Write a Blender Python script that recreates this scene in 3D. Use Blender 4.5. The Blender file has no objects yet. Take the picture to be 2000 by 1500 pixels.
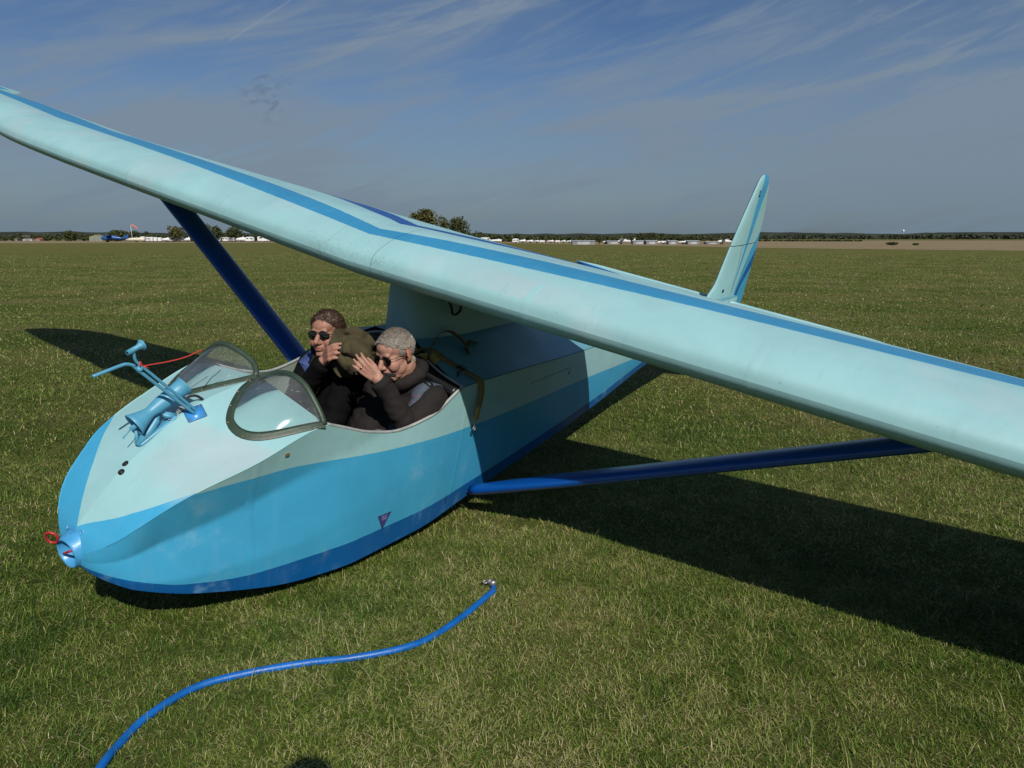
import bpy, bmesh, math, random
import numpy as np
from mathutils import Vector, Matrix, Euler, noise
from mathutils.bvhtree import BVHTree
random.seed(7); rng = np.random.default_rng(7)
SC = bpy.context.scene; COL = SC.collection
PI = math.pi
# ------------------------------------------------------------------ camera
cam = bpy.data.objects.new('camera', bpy.data.cameras.new('camera')); COL.objects.link(cam)
cam.data.sensor_width = 36.0; cam.data.lens = 1464.0/2000*36
cam.location = (0, 0, 1.7226); cam.rotation_euler = (math.radians(90-10.986), 0, 0)
cam.data.clip_start = .05; cam.data.clip_end = 20000
SC.camera = cam
# ------------------------------------------------------------------ sun, sky, exposure
SUN_TRAVEL = Vector((-0.2473, 0.7553, -0.6069))
sun = bpy.data.objects.new('sun', bpy.data.lights.new('sun', 'SUN')); COL.objects.link(sun)
sun.data.energy = 4.8; sun.data.angle = math.radians(.53); sun.data.color = (1, .94, .84)
sun.rotation_euler = SUN_TRAVEL.to_track_quat('-Z', 'Y').to_euler(); sun.location = (0, 0, 30)
W = bpy.data.worlds.new('World'); SC.world = W; W.use_nodes = True
def world_nodes():
    nt = W.node_tree; nt.nodes.clear(); N = nt.nodes.new; L = nt.links.new
    out = N('ShaderNodeOutputWorld'); bg = N('ShaderNodeBackground'); L(bg.outputs[0], out.inputs[0])
    sky = N('ShaderNodeTexSky'); sky.sky_type = 'NISHITA'; sky.sun_disc = False
    sky.sun_elevation = math.radians(37.37); sky.sun_rotation = math.atan2(-SUN_TRAVEL.x, -SUN_TRAVEL.y)
    sky.air_density = 1.0; sky.dust_density = 1.2; sky.ozone_density = 1.6
    def M(op, a, b=None, c=None):
        n = N('ShaderNodeMath'); n.operation = op
        for i, v in enumerate((a, b, c)):
            if v is None: continue
            if isinstance(v, (int, float)): n.inputs[i].default_value = v
            else: L(v, n.inputs[i])
        return n.outputs[0]
    def ramp(x, pts, interp='LINEAR'):
        r = N('ShaderNodeValToRGB'); r.color_ramp.interpolation = interp
        e = r.color_ramp.elements
        while len(e) < len(pts): e.new(.5)
        for k, (p, c) in enumerate(pts): e[k].position = p; e[k].color = (*c, 1) if len(c) == 3 else c
        L(x, r.inputs[0]); return r.outputs[0]
    def mix(f, a, b, mode='MIX'):
        m = N('ShaderNodeMix'); m.data_type = 'RGBA'; m.blend_type = mode
        for s, v in ((0, f), (6, a), (7, b)):
            if isinstance(v, (int, float)): m.inputs[s].default_value = v
            elif isinstance(v, tuple): m.inputs[s].default_value = (*v, 1)
            else: L(v, m.inputs[s])
        return m.outputs[2]
    tc = N('ShaderNodeTexCoord'); sep = N('ShaderNodeSeparateXYZ'); L(tc.outputs['Generated'], sep.inputs[0])
    z = sep.outputs[2]; zc = M('MAXIMUM', z, 0.0)
    # clear air: blue overhead, slate haze low down
    tint = ramp(zc, [(0, (.48, .58, .70)), (.07, (.47, .56, .68)), (.15, (.42, .58, .80)), (.28, (.27, .45, .70)), (.6, (.24, .44, .84)), (1, (.22, .41, .80))])
    base = mix(1.0, sky.outputs[0], tint, 'MULTIPLY')
    # thin high cloud: slanting mare's tails and a slate veil, laid out by compass bearing and height
    az = M('ARCTAN2', sep.outputs[0], sep.outputs[1]); el = M('ARCSINE', z)
    cv = N('ShaderNodeCombineXYZ'); L(az, cv.inputs[0]); L(el, cv.inputs[1])
    def cloudnoise(rot, scl, loc, sc, det, rough, dist):
        m1 = N('ShaderNodeMapping'); m1.inputs['Rotation'].default_value = (0, 0, math.radians(rot)); L(cv.outputs[0], m1.inputs[0])
        m2 = N('ShaderNodeMapping'); m2.inputs['Location'].default_value = loc; m2.inputs['Scale'].default_value = scl; L(m1.outputs[0], m2.inputs[0])
        n = N('ShaderNodeTexNoise'); n.inputs['Scale'].default_value = sc; n.inputs['Detail'].default_value = det; n.inputs['Roughness'].default_value = rough; n.inputs['Distortion'].default_value = dist; L(m2.outputs[0], n.inputs['Vector']); return n
    n1 = cloudnoise(-11, (1.3, 9.5, 1), (2.2, .4, 0), 1.9, 9, .56, .6)
    n1b = cloudnoise(-19, (2.6, 22, 1), (5.2, 1.4, 0), 2.2, 9, .62, .8)
    n2 = cloudnoise(4, (1.0, 2.6, 1), (.35, .9, 0), 1.7, 4, .5, .2)
    streak = ramp(n1.outputs[0], [(.42, (0, 0, 0)), (.66, (1, 1, 1))], 'EASE')
    wisp = ramp(n1b.outputs[0], [(.44, (0, 0, 0)), (.70, (1, 1, 1))], 'EASE')
    veil = ramp(n2.outputs[0], [(.34, (0, 0, 0)), (.66, (1, 1, 1))], 'EASE')
    low = ramp(zc, [(0.0, (1, 1, 1)), (.10, (.85, .85, .85)), (.20, (.35, .35, .35)), (.34, (.0, .0, .0))])
    cm = M('ADD', M('MULTIPLY', streak, .50), M('MULTIPLY', M('MULTIPLY', wisp, .34), M('ADD', veil, .45)))
    cm = M('ADD', cm, M('MULTIPLY', veil, .34))
    cm = M('MINIMUM', M('ADD', cm, M('MULTIPLY', low, .50)), .95)
    cloudcol = ramp(zc, [(0, (1.90, 2.62, 3.35)), (.08, (2.25, 3.00, 3.78)), (.16, (2.30, 3.05, 3.95)), (.5, (2.4, 3.2, 4.2))])
    c = mix(cm, base, cloudcol)
    # a torn scrap of dark cloud
    sc_d = Vector((-(1000-525)/1464, 1.0, (750-186)/1464)); sc_d = (Matrix.Rotation(math.radians(-10.986), 3, 'X') @ sc_d).normalized()
    dv = N('ShaderNodeVectorMath'); dv.operation = 'DISTANCE'; L(tc.outputs['Generated'], dv.inputs[0]); dv.inputs[1].default_value = sc_d
    n4 = cloudnoise(-25, (9, 20, 1), (0, 0, 0), 4, 7, .6, .5)
    scr = M('MULTIPLY', ramp(dv.outputs['Value'], [(0, (1, 1, 1)), (.045, (0, 0, 0))], 'EASE'), ramp(n4.outputs[0], [(.48, (0, 0, 0)), (.62, (1, 1, 1))]))
    c = mix(M('MULTIPLY', scr, .75), c, (1.25, 1.75, 2.6))
    # one old vapour trail, high on the left
    a = Vector((-(1000-447)/1464, 1.0, (750-80)/1464)); b = Vector((-(1000-568)/1464, 1.0, 750/1464))
    rx = Matrix.Rotation(math.radians(-10.986), 3, 'X')
    a = (rx @ a).normalized(); b = (rx @ b).normalized(); nrm = a.cross(b).normalized(); mid = (a+b).normalized()
    def dot(v):
        d = N('ShaderNodeVectorMath'); d.operation = 'DOT_PRODUCT'; L(tc.outputs['Generated'], d.inputs[0]); d.inputs[1].default_value = v; return d.outputs['Value']
    dn = M('ABSOLUTE', dot(nrm))
    tr = M('MULTIPLY', M('SUBTRACT', 1.0, M('MINIMUM', M('DIVIDE', dn, .0016), 1.0)), M('GREATER_THAN', dot(mid), math.cos(a.angle(b)*.5)))
    tr = M('MULTIPLY', tr, M('MULTIPLY', n1.outputs[0], .55))
    c = mix(tr, c, (3.6, 4.2, 5.2))
    L(c, bg.inputs[0]); bg.inputs[1].default_value = .085
world_nodes()
SC.view_settings.view_transform = 'Standard'; SC.view_settings.look = 'None'
SC.view_settings.exposure = 0.0; SC.view_settings.gamma = 1.0; SC.view_settings.use_curve_mapping = False
SC.render.engine = 'CYCLES'
# ------------------------------------------------------------------ frames: the glider stands banked, port tip down, nose on its skid
GR = Matrix(((-0.57757, 0.80307, 0.14656), (-0.81501, -0.55702, -0.15968), (-0.04659, -0.21167, 0.97623)))
GT = Vector((-1.95778, 2.96151, 0.05285))
GL = Matrix.Translation(GT) @ GR.to_4x4()          # body frame: x forward from the nose, y to port, z up
def b2w(p): return GL @ Vector(p)
GLi = GL.inverted()
# ------------------------------------------------------------------ mesh helpers
def newmesh(name, verts, faces, mats=(), smooth=True, attrs=None, fmat=None):
    me = bpy.data.meshes.new(name); me.from_pydata([tuple(v) for v in verts], [], [tuple(f) for f in faces])
    for m in (mats if isinstance(mats, (list, tuple)) else [mats]): me.materials.append(m)
    if smooth: me.polygons.foreach_set('use_smooth', [True]*len(me.polygons))
    if fmat is not None: me.polygons.foreach_set('material_index', list(fmat))
    for k, vals in (attrs or {}).items():
        a = me.attributes.new(k, 'FLOAT', 'POINT'); a.data.foreach_set('value', np.asarray(vals, dtype=np.float32))
    me.update(); return me
class MB:
    """collects grids, tubes, boxes and lathes into one mesh"""
    def __init__(s): s.v = []; s.f = []; s.m = []; s.a = {}
    def add(s, v, f, m=0, **attrs):
        o = len(s.v)
        for k in set(s.a) | set(attrs):
            s.a.setdefault(k, [0.0]*o)
            s.a[k] += list(attrs[k]) if k in attrs else [0.0]*len(v)
        s.v += [tuple(p) for p in v]; s.f += [tuple(i+o for i in q) for q in f]; s.m += [m]*len(f); return s
    def grid(s, P, m=0, flip=False, closev=False, **attrs):
        n = len(P); k = len(P[0]); v = [p for r in P for p in r]; f = []
        for i in range(n-1):
            for j in range(k if closev else k-1):
                q = (i*k+j, i*k+(j+1) % k, (i+1)*k+(j+1) % k, (i+1)*k+j); f.append(q[::-1] if flip else q)
        return s.add(v, f, m, **attrs)
    def box(s, c, d, rot=None, m=0, bev=0):
        bm = bmesh.new(); bmesh.ops.create_cube(bm, size=1); bmesh.ops.scale(bm, vec=d, verts=bm.verts)
        if bev: bmesh.ops.bevel(bm, geom=bm.edges[:], offset=bev, segments=2, affect='EDGES')
        M = Matrix.Translation(c) @ (rot.to_4x4() if rot is not None else Matrix())
        bm.verts.index_update(); s.add([M @ v.co for v in bm.verts], [[v.index for v in f.verts] for f in bm.faces], m); bm.free(); return s
    def tube(s, pts, r, n=10, m=0, cap=True, flat=1.0, up=None):
        pts = [Vector(p) for p in pts]; R = r if isinstance(r, (list, tuple)) else [r]*len(pts)
        rows = []; prev = None
        for i, p in enumerate(pts):
            t = (pts[min(i+1, len(pts)-1)]-pts[max(i-1, 0)]).normalized()
            u = prev if prev is not None else Vector(up) if up is not None else (Vector((0, 0, 1)) if abs(t.z) < .9 else Vector((1, 0, 0)))
            u = (u-t*u.dot(t)).normalized(); prev = u; w = t.cross(u)
            rows.append([p+(u*math.cos(a)*flat+w*math.sin(a))*R[i] for a in [2*PI*j/n for j in range(n)]])
        s.grid(rows, m, closev=True)
        if cap:
            o = len(s.v)-len(rows)*n
            s.f += [tuple(o+j for j in range(n))[::-1], tuple(o+(len(rows)-1)*n+j for j in range(n))]; s.m += [m, m]
        return s
    def lathe(s, prof, o, ax, n=20, m=0):
        ax = Vector(ax).normalized(); u = ax.orthogonal().normalized(); w = ax.cross(u); o = Vector(o)
        s.grid([[o+ax*h+(u*math.cos(2*PI*j/n)+w*math.sin(2*PI*j/n))*r for j in range(n)] for h, r in prof], m, closev=True); return s
    def mesh(s, name, mats, smooth=True): return newmesh(name, s.v, s.f, mats, smooth, s.a, s.m)
ROOT = {}
def tag(o, label=None, cat=None, group=None, kind=None):
    for k, v in (('label', label), ('category', cat), ('group', group), ('kind', kind)):
        if v: o[k] = v
    return o
def empty(name, mat):
    o = bpy.data.objects.new(name, None); COL.objects.link(o); o.matrix_world = mat; o.empty_display_size = .2; return o
def top(name, me, mat, origin):
    """top-level mesh whose vertices are given in frame `mat`; the object stands at `origin` of that frame"""
    me.transform(Matrix.Translation(-Vector(origin))); o = bpy.data.objects.new(name, me); COL.objects.link(o)
    o.matrix_world = mat @ Matrix.Translation(origin); ROOT[o.name] = Vector(origin); return o
def part(name, me, parent, label=None):
    off = ROOT[parent.name] if parent.name in ROOT else Vector((0, 0, 0))
    me.transform(Matrix.Translation(-off)); o = bpy.data.objects.new(name, me); COL.objects.link(o); o.parent = parent
    ROOT[o.name] = off
    if label: o['label'] = label
    return o
def spl(pts, n=8, closed=False):
    P = [Vector(p) for p in pts]; out = []; k = len(P)
    for i in range(k if closed else k-1):
        g = lambda j: P[j % k] if closed else P[min(max(j, 0), k-1)]
        a, b, c, d = g(i-1), g(i), g(i+1), g(i+2)
        for j in range(n):
            t = j/n; out.append(.5*((2*b)+(c-a)*t+(2*a-5*b+4*c-d)*t*t+(3*b-a-3*c+d)*t*t*t))
    if not closed: out.append(P[-1])
    return out
# ------------------------------------------------------------------ material helpers
ALB = .80
def mat(name, col, rough=.5, metal=0, spec=.5, var=.0, vscale=8, bump=0, bscale=60, rvar=0, coat=0, detail=4):
    col = tuple(c*ALB for c in col); m = bpy.data.materials.new(name); m.use_nodes = True; nt = m.node_tree; b = nt.nodes['Principled BSDF']; L = nt.links.new; N = nt.nodes.new
    b.inputs['Roughness'].default_value = rough; b.inputs['Metallic'].default_value = metal; b.inputs['Specular IOR Level'].default_value = spec
    b.inputs['Base Color'].default_value = (*col, 1)
    if coat: b.inputs['Coat Weight'].default_value = coat; b.inputs['Coat Roughness'].default_value = .15
    if var or bump or rvar:
        tc = N('ShaderNodeTexCoord'); n = N('ShaderNodeTexNoise'); n.inputs['Scale'].default_value = vscale; n.inputs['Detail'].default_value = detail; L(tc.outputs['Object'], n.inputs['Vector'])
        if var:
            r = N('ShaderNodeValToRGB'); e = r.color_ramp.elements; e[0].position = .3; e[1].position = .7
            e[0].color = (*[c*(1-var) for c in col], 1); e[1].color = (*[min(1, c*(1+var)) for c in col], 1)
            L(n.outputs[0], r.inputs[0]); L(r.outputs[0], b.inputs['Base Color'])
        if rvar:
            mr = N('ShaderNodeMapRange'); mr.inputs[3].default_value = max(0, rough-rvar); mr.inputs[4].default_value = min(1, rough+rvar); L(n.outputs[0], mr.inputs[0]); L(mr.outputs[0], b.inputs['Roughness'])
        if bump:
            n2 = N('ShaderNodeTexNoise'); n2.inputs['Scale'].default_value = bscale; n2.inputs['Detail'].default_value = 4; L(tc.outputs['Object'], n2.inputs['Vector'])
            bp = N('ShaderNodeBump'); bp.inputs['Strength'].default_value = bump; bp.inputs['Distance'].default_value = .01; L(n2.outputs[0], bp.inputs['Height']); L(bp.outputs[0], b.inputs['Normal'])
    return m
MINT = (.262, .468, .490); MID = (.042, .300, .510); WMID = (.030, .218, .400); NAVY = (.001, .082, .27); PATCH = (.36, .455, .485)
def paint(name, layers, base=MINT, rough=.42, patch=.35, smudge=0, bump=.12):
    """doped fabric and ply: `layers` = (vertex attribute, colour): colour where attribute > 0"""
    m = bpy.data.materials.new(name); m.use_nodes = True; nt = m.node_tree; b = nt.nodes['Principled BSDF']; L = nt.links.new; N = nt.nodes.new
    tc = N('ShaderNodeTexCoord')
    def mixc(f, a, c, mode='MIX'):
        x = N('ShaderNodeMix'); x.data_type = 'RGBA'; x.blend_type = mode
        for s, v in ((0, f), (6, a), (7, c)):
            if isinstance(v, (float, int)): x.inputs[s].default_value = v
            elif isinstance(v, tuple): x.inputs[s].default_value = (*v, 1)
            else: L(v, x.inputs[s])
        return x.outputs[2]
    def nz(scale, det=4, rough_=.55, vec=None, dist=0):
        n = N('ShaderNodeTexNoise'); n.inputs['Scale'].default_value = scale; n.inputs['Detail'].default_value = det; n.inputs['Roughness'].default_value = rough_; n.inputs['Distortion'].default_value = dist
        L(vec or tc.outputs['Object'], n.inputs['Vector']); return n.outputs[0]
    def rmp(x, a, c):
        r = N('ShaderNodeMapRange'); r.interpolation_type = 'SMOOTHSTEP'; r.inputs[1].default_value = a; r.inputs[2].default_value = c; L(x, r.inputs[0]); return r.outputs[0]
    def mul(a, k):
        x = N('ShaderNodeMath'); x.operation = 'MULTIPLY'
        for i, v in enumerate((a, k)):
            if isinstance(v, (float, int)): x.inputs[i].default_value = v
            else: L(v, x.inputs[i])
        return x.outputs[0]
    c = mixc(mul(rmp(nz(1.7, 3), .56, .66), patch), base, PATCH) if patch else base     # faded repair patches in the mint
    for at, col in layers:
        a = N('ShaderNodeAttribute'); a.attribute_name = at
        wob = N('ShaderNodeMath'); wob.operation = 'MULTIPLY_ADD'; wob.inputs[1].default_value = .004; L(nz(25, 2), wob.inputs[0]); L(a.outputs['Fac'], wob.inputs[2])
        g = N('ShaderNodeMath'); g.operation = 'GREATER_THAN'; g.inputs[1].default_value = .002; L(wob.outputs[0], g.inputs[0])
        c = mixc(g.outputs[0], c, col)
    fa = N('ShaderNodeAttribute'); fa.attribute_name = 'fade'; c = mixc(mul(fa.outputs['Fac'], rmp(nz(2.4, 5, .6), .25, .6)), c, (.315, .432, .458))   # sun-bleached repair panel
    v = N('ShaderNodeMapRange'); v.inputs[3].default_value = .80; v.inputs[4].default_value = 1.16; L(nz(2.6, 7, .62, None, .4), v.inputs[0])
    c = mixc(1.0, c, v.outputs[0], 'MULTIPLY')
    mp = N('ShaderNodeMapping'); mp.inputs['Scale'].default_value = (14, 14, .9); L(tc.outputs['Object'], mp.inputs[0])
    c = mixc(mul(rmp(nz(1.0, 6, .6, mp.outputs[0]), .50, .85), .07), c, (.42, .56, .60))      # chalky run marks
    if smudge: c = mixc(mul(rmp(nz(5.5, 9, .68), .50, .70), mul(rmp(nz(1.1, 2), .46, .62), smudge)), c, (.22, .43, .56))   # scuffed-through spots
    mp3 = N('ShaderNodeMapping'); mp3.inputs['Scale'].default_value = (3.5, 26, 3.5); L(tc.outputs['Object'], mp3.inputs[0])
    c = mixc(mul(rmp(nz(1.0, 8, .7, mp3.outputs[0]), .56, .78), .30), c, (.16, .29, .31))          # grime rubbed along the airflow
    sp = rmp(nz(48, 2), .74, .772); c = mixc(mul(sp, .45), c, (.09, .13, .13))                       # specks of dirt
    if any(k[0] == 'smear' for k in [('smear',)]):
        a = N('ShaderNodeAttribute'); a.attribute_name = 'smear'
        c = mixc(mul(a.outputs['Fac'], rmp(nz(55, 6, .8), .50, .66)), c, (.10, .14, .13))          # grubby finger marks where hands rig the joint
    L(c, b.inputs['Base Color'])
    rr = N('ShaderNodeMapRange'); rr.inputs[3].default_value = rough-.10; rr.inputs[4].default_value = rough+.14; L(nz(6, 5), rr.inputs[0]); L(rr.outputs[0], b.inputs['Roughness'])
    b.inputs['Specular IOR Level'].default_value = .45
    bp = N('ShaderNodeBump'); bp.inputs['Strength'].default_value = bump*1.5; bp.inputs['Distance'].default_value = .012
    ad = N('ShaderNodeMath'); ad.operation = 'ADD'; L(nz(7, 3), ad.inputs[0]); L(mul(nz(320, 2), .05), ad.inputs[1]); L(ad.outputs[0], bp.inputs['Height']); L(bp.outputs[0], b.inputs['Normal'])
    return m
M_hull = paint('hull_paint', [('blue', MID), ('navy', NAVY)], smudge=.34)
M_deck = paint('deck_paint', [('blue', MID)])
M_rear_shaded = paint('rear_deck_shaded_mint', [], base=(.095, .26, .32), patch=0)  # mint deck; the wing's shade over it is put into this teal base
M_mint = paint('mint_paint', [])
M_wing = paint('wing_paint', [('blue', WMID), ('navy', (.010, .072, .26))])
M_tail = paint('tail_paint', [('blue', MID), ('blue2', MID), ('navy', NAVY)], patch=.1)
M_tp = paint('tailplane_paint', [('navy', NAVY)], patch=.1)
M_strut = mat('strut_blue', (.001, .075, .37), .34, var=.08, vscale=3, rvar=.08, coat=.3)
M_pblue = mat('fitting_blue', (.085, .33, .50), .45, var=.10, vscale=12, rvar=.1, bump=.05, bscale=40)
M_plate = mat('plate_blue', (.05, .30, .72), .35, var=.10, vscale=14, rvar=.1)
M_noseb = mat('nose_cap_blue', (.060, .32, .62), .38, var=.18, vscale=18, bump=.3, bscale=25)
M_red = mat('red_paint', (.55, .02, .035), .4, var=.15, vscale=30)
M_redcord = mat('red_cord', (.62, .05, .035), .75, var=.15, vscale=40)
M_rust = mat('rusty_metal', (.16, .055, .035), .8, var=.5, vscale=40, bump=.4, bscale=80)
M_dark = mat('dark_metal', (.03, .032, .035), .45, metal=.6, var=.3, vscale=30)
M_steel = mat('worn_steel', (.30, .29, .28), .45, metal=.7, var=.25, vscale=30)
M_copper = mat('copper_screw', (.36, .20, .11), .45, metal=.6, var=.3, vscale=60)
M_green = mat('frame_green', (.034, .060, .038), .5, var=.18, vscale=22, bump=.1, bscale=60)
M_inner = mat('lining_grey_green', (.26, .33, .28), .65, var=.14, vscale=5, bump=.08, bscale=20)
M_trim = mat('rim_trim', (.34, .37, .36), .5, var=.2, vscale=20)
M_black = mat('black_leather', (.012, .012, .014), .38, var=.3, vscale=30, bump=.25, bscale=40)
M_void = mat('black_fabric', (.008, .008, .009), .9)
M_wood = mat('ash_skid', (.23, .14, .07), .7, var=.3, vscale=9, bump=.2)
M_tyre = mat('tyre_rubber', (.018, .018, .018), .85, bump=.2, bscale=50)
M_purple = mat('sticker_purple', (.055, .045, .20), .4, var=.15, vscale=60)
M_letter = mat('sticker_letters', (.20, .22, .42), .5)
M_black_ink = mat('black_letters', (.02, .05, .05), .6)
M_webA = mat('yellow_webbing', (.42, .29, .075), .8, var=.2, vscale=30, bump=.5, bscale=300)
M_webB = mat('olive_webbing', (.22, .155, .045), .85, var=.2, vscale=30, bump=.5, bscale=300)
M_blueh = mat('harness_blue', (.035, .07, .21), .8, var=.25, vscale=25, bump=.3, bscale=120)
M_greyh = mat('harness_grey', (.055, .075, .11), .8, var=.2, vscale=25, bump=.3, bscale=120)
M_thread = mat('red_thread', (.45, .05, .05), .8)
M_glass_dark = mat('dark_lens', (.006, .005, .005), .06, spec=.8)
M_wire = mat('glasses_wire', (.04, .035, .03), .3, metal=.8)
M_foam = mat('foam_windshield', (.016, .016, .018), .95, bump=.6, bscale=300)
M_jack1 = mat('jacket_charcoal', (.021, .018, .018), .85, spec=.15, var=.18, vscale=7, bump=.25, bscale=55)
M_jack2 = mat('jacket_black', (.003, .003, .004), .85, spec=.12, var=.3, vscale=9, bump=.3, bscale=55)
M_olive = mat('olive_trousers', (.085, .078, .045), .9, var=.2, vscale=15, bump=.3, bscale=100)
M_shirt = mat('olive_shirt', (.085, .085, .045), .9, var=.15, vscale=20, bump=.2, bscale=150)
M_hat = mat('olive_canvas', (.056, .046, .017), .9, var=.18, vscale=14, bump=.35, bscale=260)
M_hair1 = mat('grey_hair', (.45, .41, .36), .55, var=.30, vscale=160)
M_hair1b = mat('grey_hair_dark', (.21, .165, .13), .55, var=.3, vscale=90)
M_hair2b = mat('brown_hair_light', (.12, .065, .040), .45, var=.4, vscale=90)
M_hair2 = mat('brown_hair', (.055, .030, .020), .5, var=.65, vscale=95)
M_hose = mat('blue_hose', (.004, .125, .47), .42, var=.22, vscale=14, rvar=.12, bump=.12, bscale=160)
def skin_mat(name, col, red):
    m = mat(name, col, .55, spec=.40, var=.15, vscale=48, bump=.30, bscale=170)
    nt = m.node_tree; b = nt.nodes['Principled BSDF']; b.inputs['Subsurface Weight'].default_value = .12
    b.inputs['Subsurface Radius'].default_value = (.012, .004, .002); b.inputs['Subsurface Scale'].default_value = 1
    a = nt.nodes.new('ShaderNodeAttribute'); a.attribute_name = 'flush'
    x = nt.nodes.new('ShaderNodeMix'); x.data_type = 'RGBA'; src = b.inputs['Base Color'].links[0].from_socket
    nt.links.new(a.outputs['Fac'], x.inputs[0]); nt.links.new(src, x.inputs[6]); x.inputs[7].default_value = (*[c*ALB for c in red], 1); nt.links.new(x.outputs[2], b.inputs['Base Color'])
    return m
M_skin1 = skin_mat('skin_tanned', (.42, .225, .165), (.42, .15, .12))
M_skin2 = skin_mat('skin_ruddy', (.37, .180, .130), (.36, .12, .09))
def perspex():
    m = bpy.data.materials.new('perspex'); m.use_nodes = True; nt = m.node_tree; nt.nodes.clear(); N = nt.nodes.new; L = nt.links.new
    out = N('ShaderNodeOutputMaterial'); t = N('ShaderNodeBsdfTransparent'); t.inputs[0].default_value = (.86, .90, .90, 1); g = N('ShaderNodeBsdfGlossy'); g.inputs['Roughness'].default_value = .06
    d = N('ShaderNodeBsdfDiffuse'); d.inputs[0].default_value = (.8, .85, .88, 1)
    fr = N('ShaderNodeFresnel'); fr.inputs[0].default_value = 1.49; mx = N('ShaderNodeMixShader'); L(fr.outputs[0], mx.inputs[0]); L(t.outputs[0], mx.inputs[1]); L(g.outputs[0], mx.inputs[2])
    tc = N('ShaderNodeTexCoord'); n = N('ShaderNodeTexNoise'); n.inputs['Scale'].default_value = 55; n.inputs['Detail'].default_value = 8; n.inputs['Roughness'].default_value = .75; L(tc.outputs['Object'], n.inputs['Vector'])
    n3 = N('ShaderNodeTexNoise'); n3.inputs['Scale'].default_value = 7; L(tc.outputs['Object'], n3.inputs['Vector'])
    r = N('ShaderNodeMapRange'); r.inputs[1].default_value = .60; r.inputs[2].default_value = .76; r.inputs[3].default_value = .11; r.inputs[4].default_value = 1.0; L(n.outputs[0], r.inputs[0])
    q = N('ShaderNodeMath'); q.operation = 'MULTIPLY'; L(r.outputs[0], q.inputs[0]); L(n3.outputs[0], q.inputs[1])
    m2 = N('ShaderNodeMixShader'); L(q.outputs[0], m2.inputs[0]); L(mx.outputs[0], m2.inputs[1]); L(d.outputs[0], m2.inputs[2]); L(m2.outputs[0], out.inputs[0])
    bp = N('ShaderNodeBump'); bp.inputs['Strength'].default_value = .25; bp.inputs['Distance'].default_value = .004; L(n3.outputs[0], bp.inputs['Height']); L(bp.outputs[0], g.inputs['Normal'])
    return m
M_perspex = perspex()
# ------------------------------------------------------------------ ground, far fields, hills
def ground_mat(name, cols, far=None):
    m = bpy.data.materials.new(name); m.use_nodes = True; nt = m.node_tree; b = nt.nodes['Principled BSDF']; L = nt.links.new; N = nt.nodes.new
    cols = [tuple(v*ALB for v in c) for c in cols]; far = far and tuple(v*ALB for v in far)
    b.inputs['Roughness'].default_value = .95; b.inputs['Specular IOR Level'].default_value = .1
    tc = N('ShaderNodeTexCoord')
    def nz(sc, det, vec=None, rough=.6):
        n = N('ShaderNodeTexNoise'); n.inputs['Scale'].default_value = sc; n.inputs['Detail'].default_value = det; n.inputs['Roughness'].default_value = rough; L(vec or tc.outputs['Object'], n.inputs['Vector']); return n.outputs[0]
    def mix(f, a, c, mode='MIX'):
        x = N('ShaderNodeMix'); x.data_type = 'RGBA'; x.blend_type = mode
        for s, v in ((0, f), (6, a), (7, c)):
            if isinstance(v, (float, int)): x.inputs[s].default_value = v
            elif isinstance(v, tuple): x.inputs[s].default_value = (*v, 1)
            else: L(v, x.inputs[s])
        return x.outputs[2]
    def rng_(x, a, c, lo=0, hi=1):
        r = N('ShaderNodeMapRange'); r.inputs[1].default_value = a; r.inputs[2].default_value = c; r.inputs[3].default_value = lo; r.inputs[4].default_value = hi; L(x, r.inputs[0]); return r.outputs[0]
    mp = N('ShaderNodeMapping'); mp.inputs['Scale'].default_value = (.035, .16, 1); mp.inputs['Rotation'].default_value = (0, 0, math.radians(3)); L(tc.outputs['Object'], mp.inputs[0])
    c = mix(rng_(nz(1.0, 5, mp.outputs[0]), .36, .64), cols[0], cols[1])          # mowing bands
    c = mix(rng_(nz(.45, 4), .42, .66, 0, .75), c, cols[2])                          # straw-dry patches
    c = mix(1.0, c, rng_(nz(9, 6, None, .8), .25, .75, .72, 1.25), 'MULTIPLY')
    if far:
        sp = N('ShaderNodeSeparateXYZ'); L(tc.outputs['Object'], sp.inputs[0])
        c = mix(rng_(sp.outputs[1], 18, 170, 0, .8), c, far)
    L(c, b.inputs['Base Color'])
    bp = N('ShaderNodeBump'); bp.inputs['Strength'].default_value = .8; bp.inputs['Distance'].default_value = .05; L(nz(28, 6, None, .8), bp.inputs['Height']); L(bp.outputs[0], b.inputs['Normal'])
    return m
M_ground = ground_mat('mown_turf', [(.078, .110, .016), (.115, .130, .026), (.220, .180, .070)], (.138, .134, .034))
M_stub = ground_mat('dry_stubble', [(.27, .205, .115), (.33, .25, .15), (.20, .165, .085)])
M_hill = mat('wooded_hill', (.046, .056, .038), 1, var=.45, vscale=.012, spec=.05, detail=9)
rings = [0, 1, 2, 3, 4.5, 6, 8, 11, 15, 20, 30, 45, 70, 110, 180, 300, 500, 900, 1600, 3000, 6000]
mb = MB(); NA = 96
P = [[(r*math.cos(2*PI*j/NA), r*math.sin(2*PI*j/NA), 0) for j in range(NA)] for r in rings[1:]]
mb.grid(P, closev=True, flip=True); mb.add([(0, 0, 0)]+P[0], [(0, 1+j, 1+(j+1) % NA) for j in range(NA)])
g = tag(top('ground', mb.mesh('ground', M_ground), Matrix(), (0, 0, 0)), kind='structure')
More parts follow.
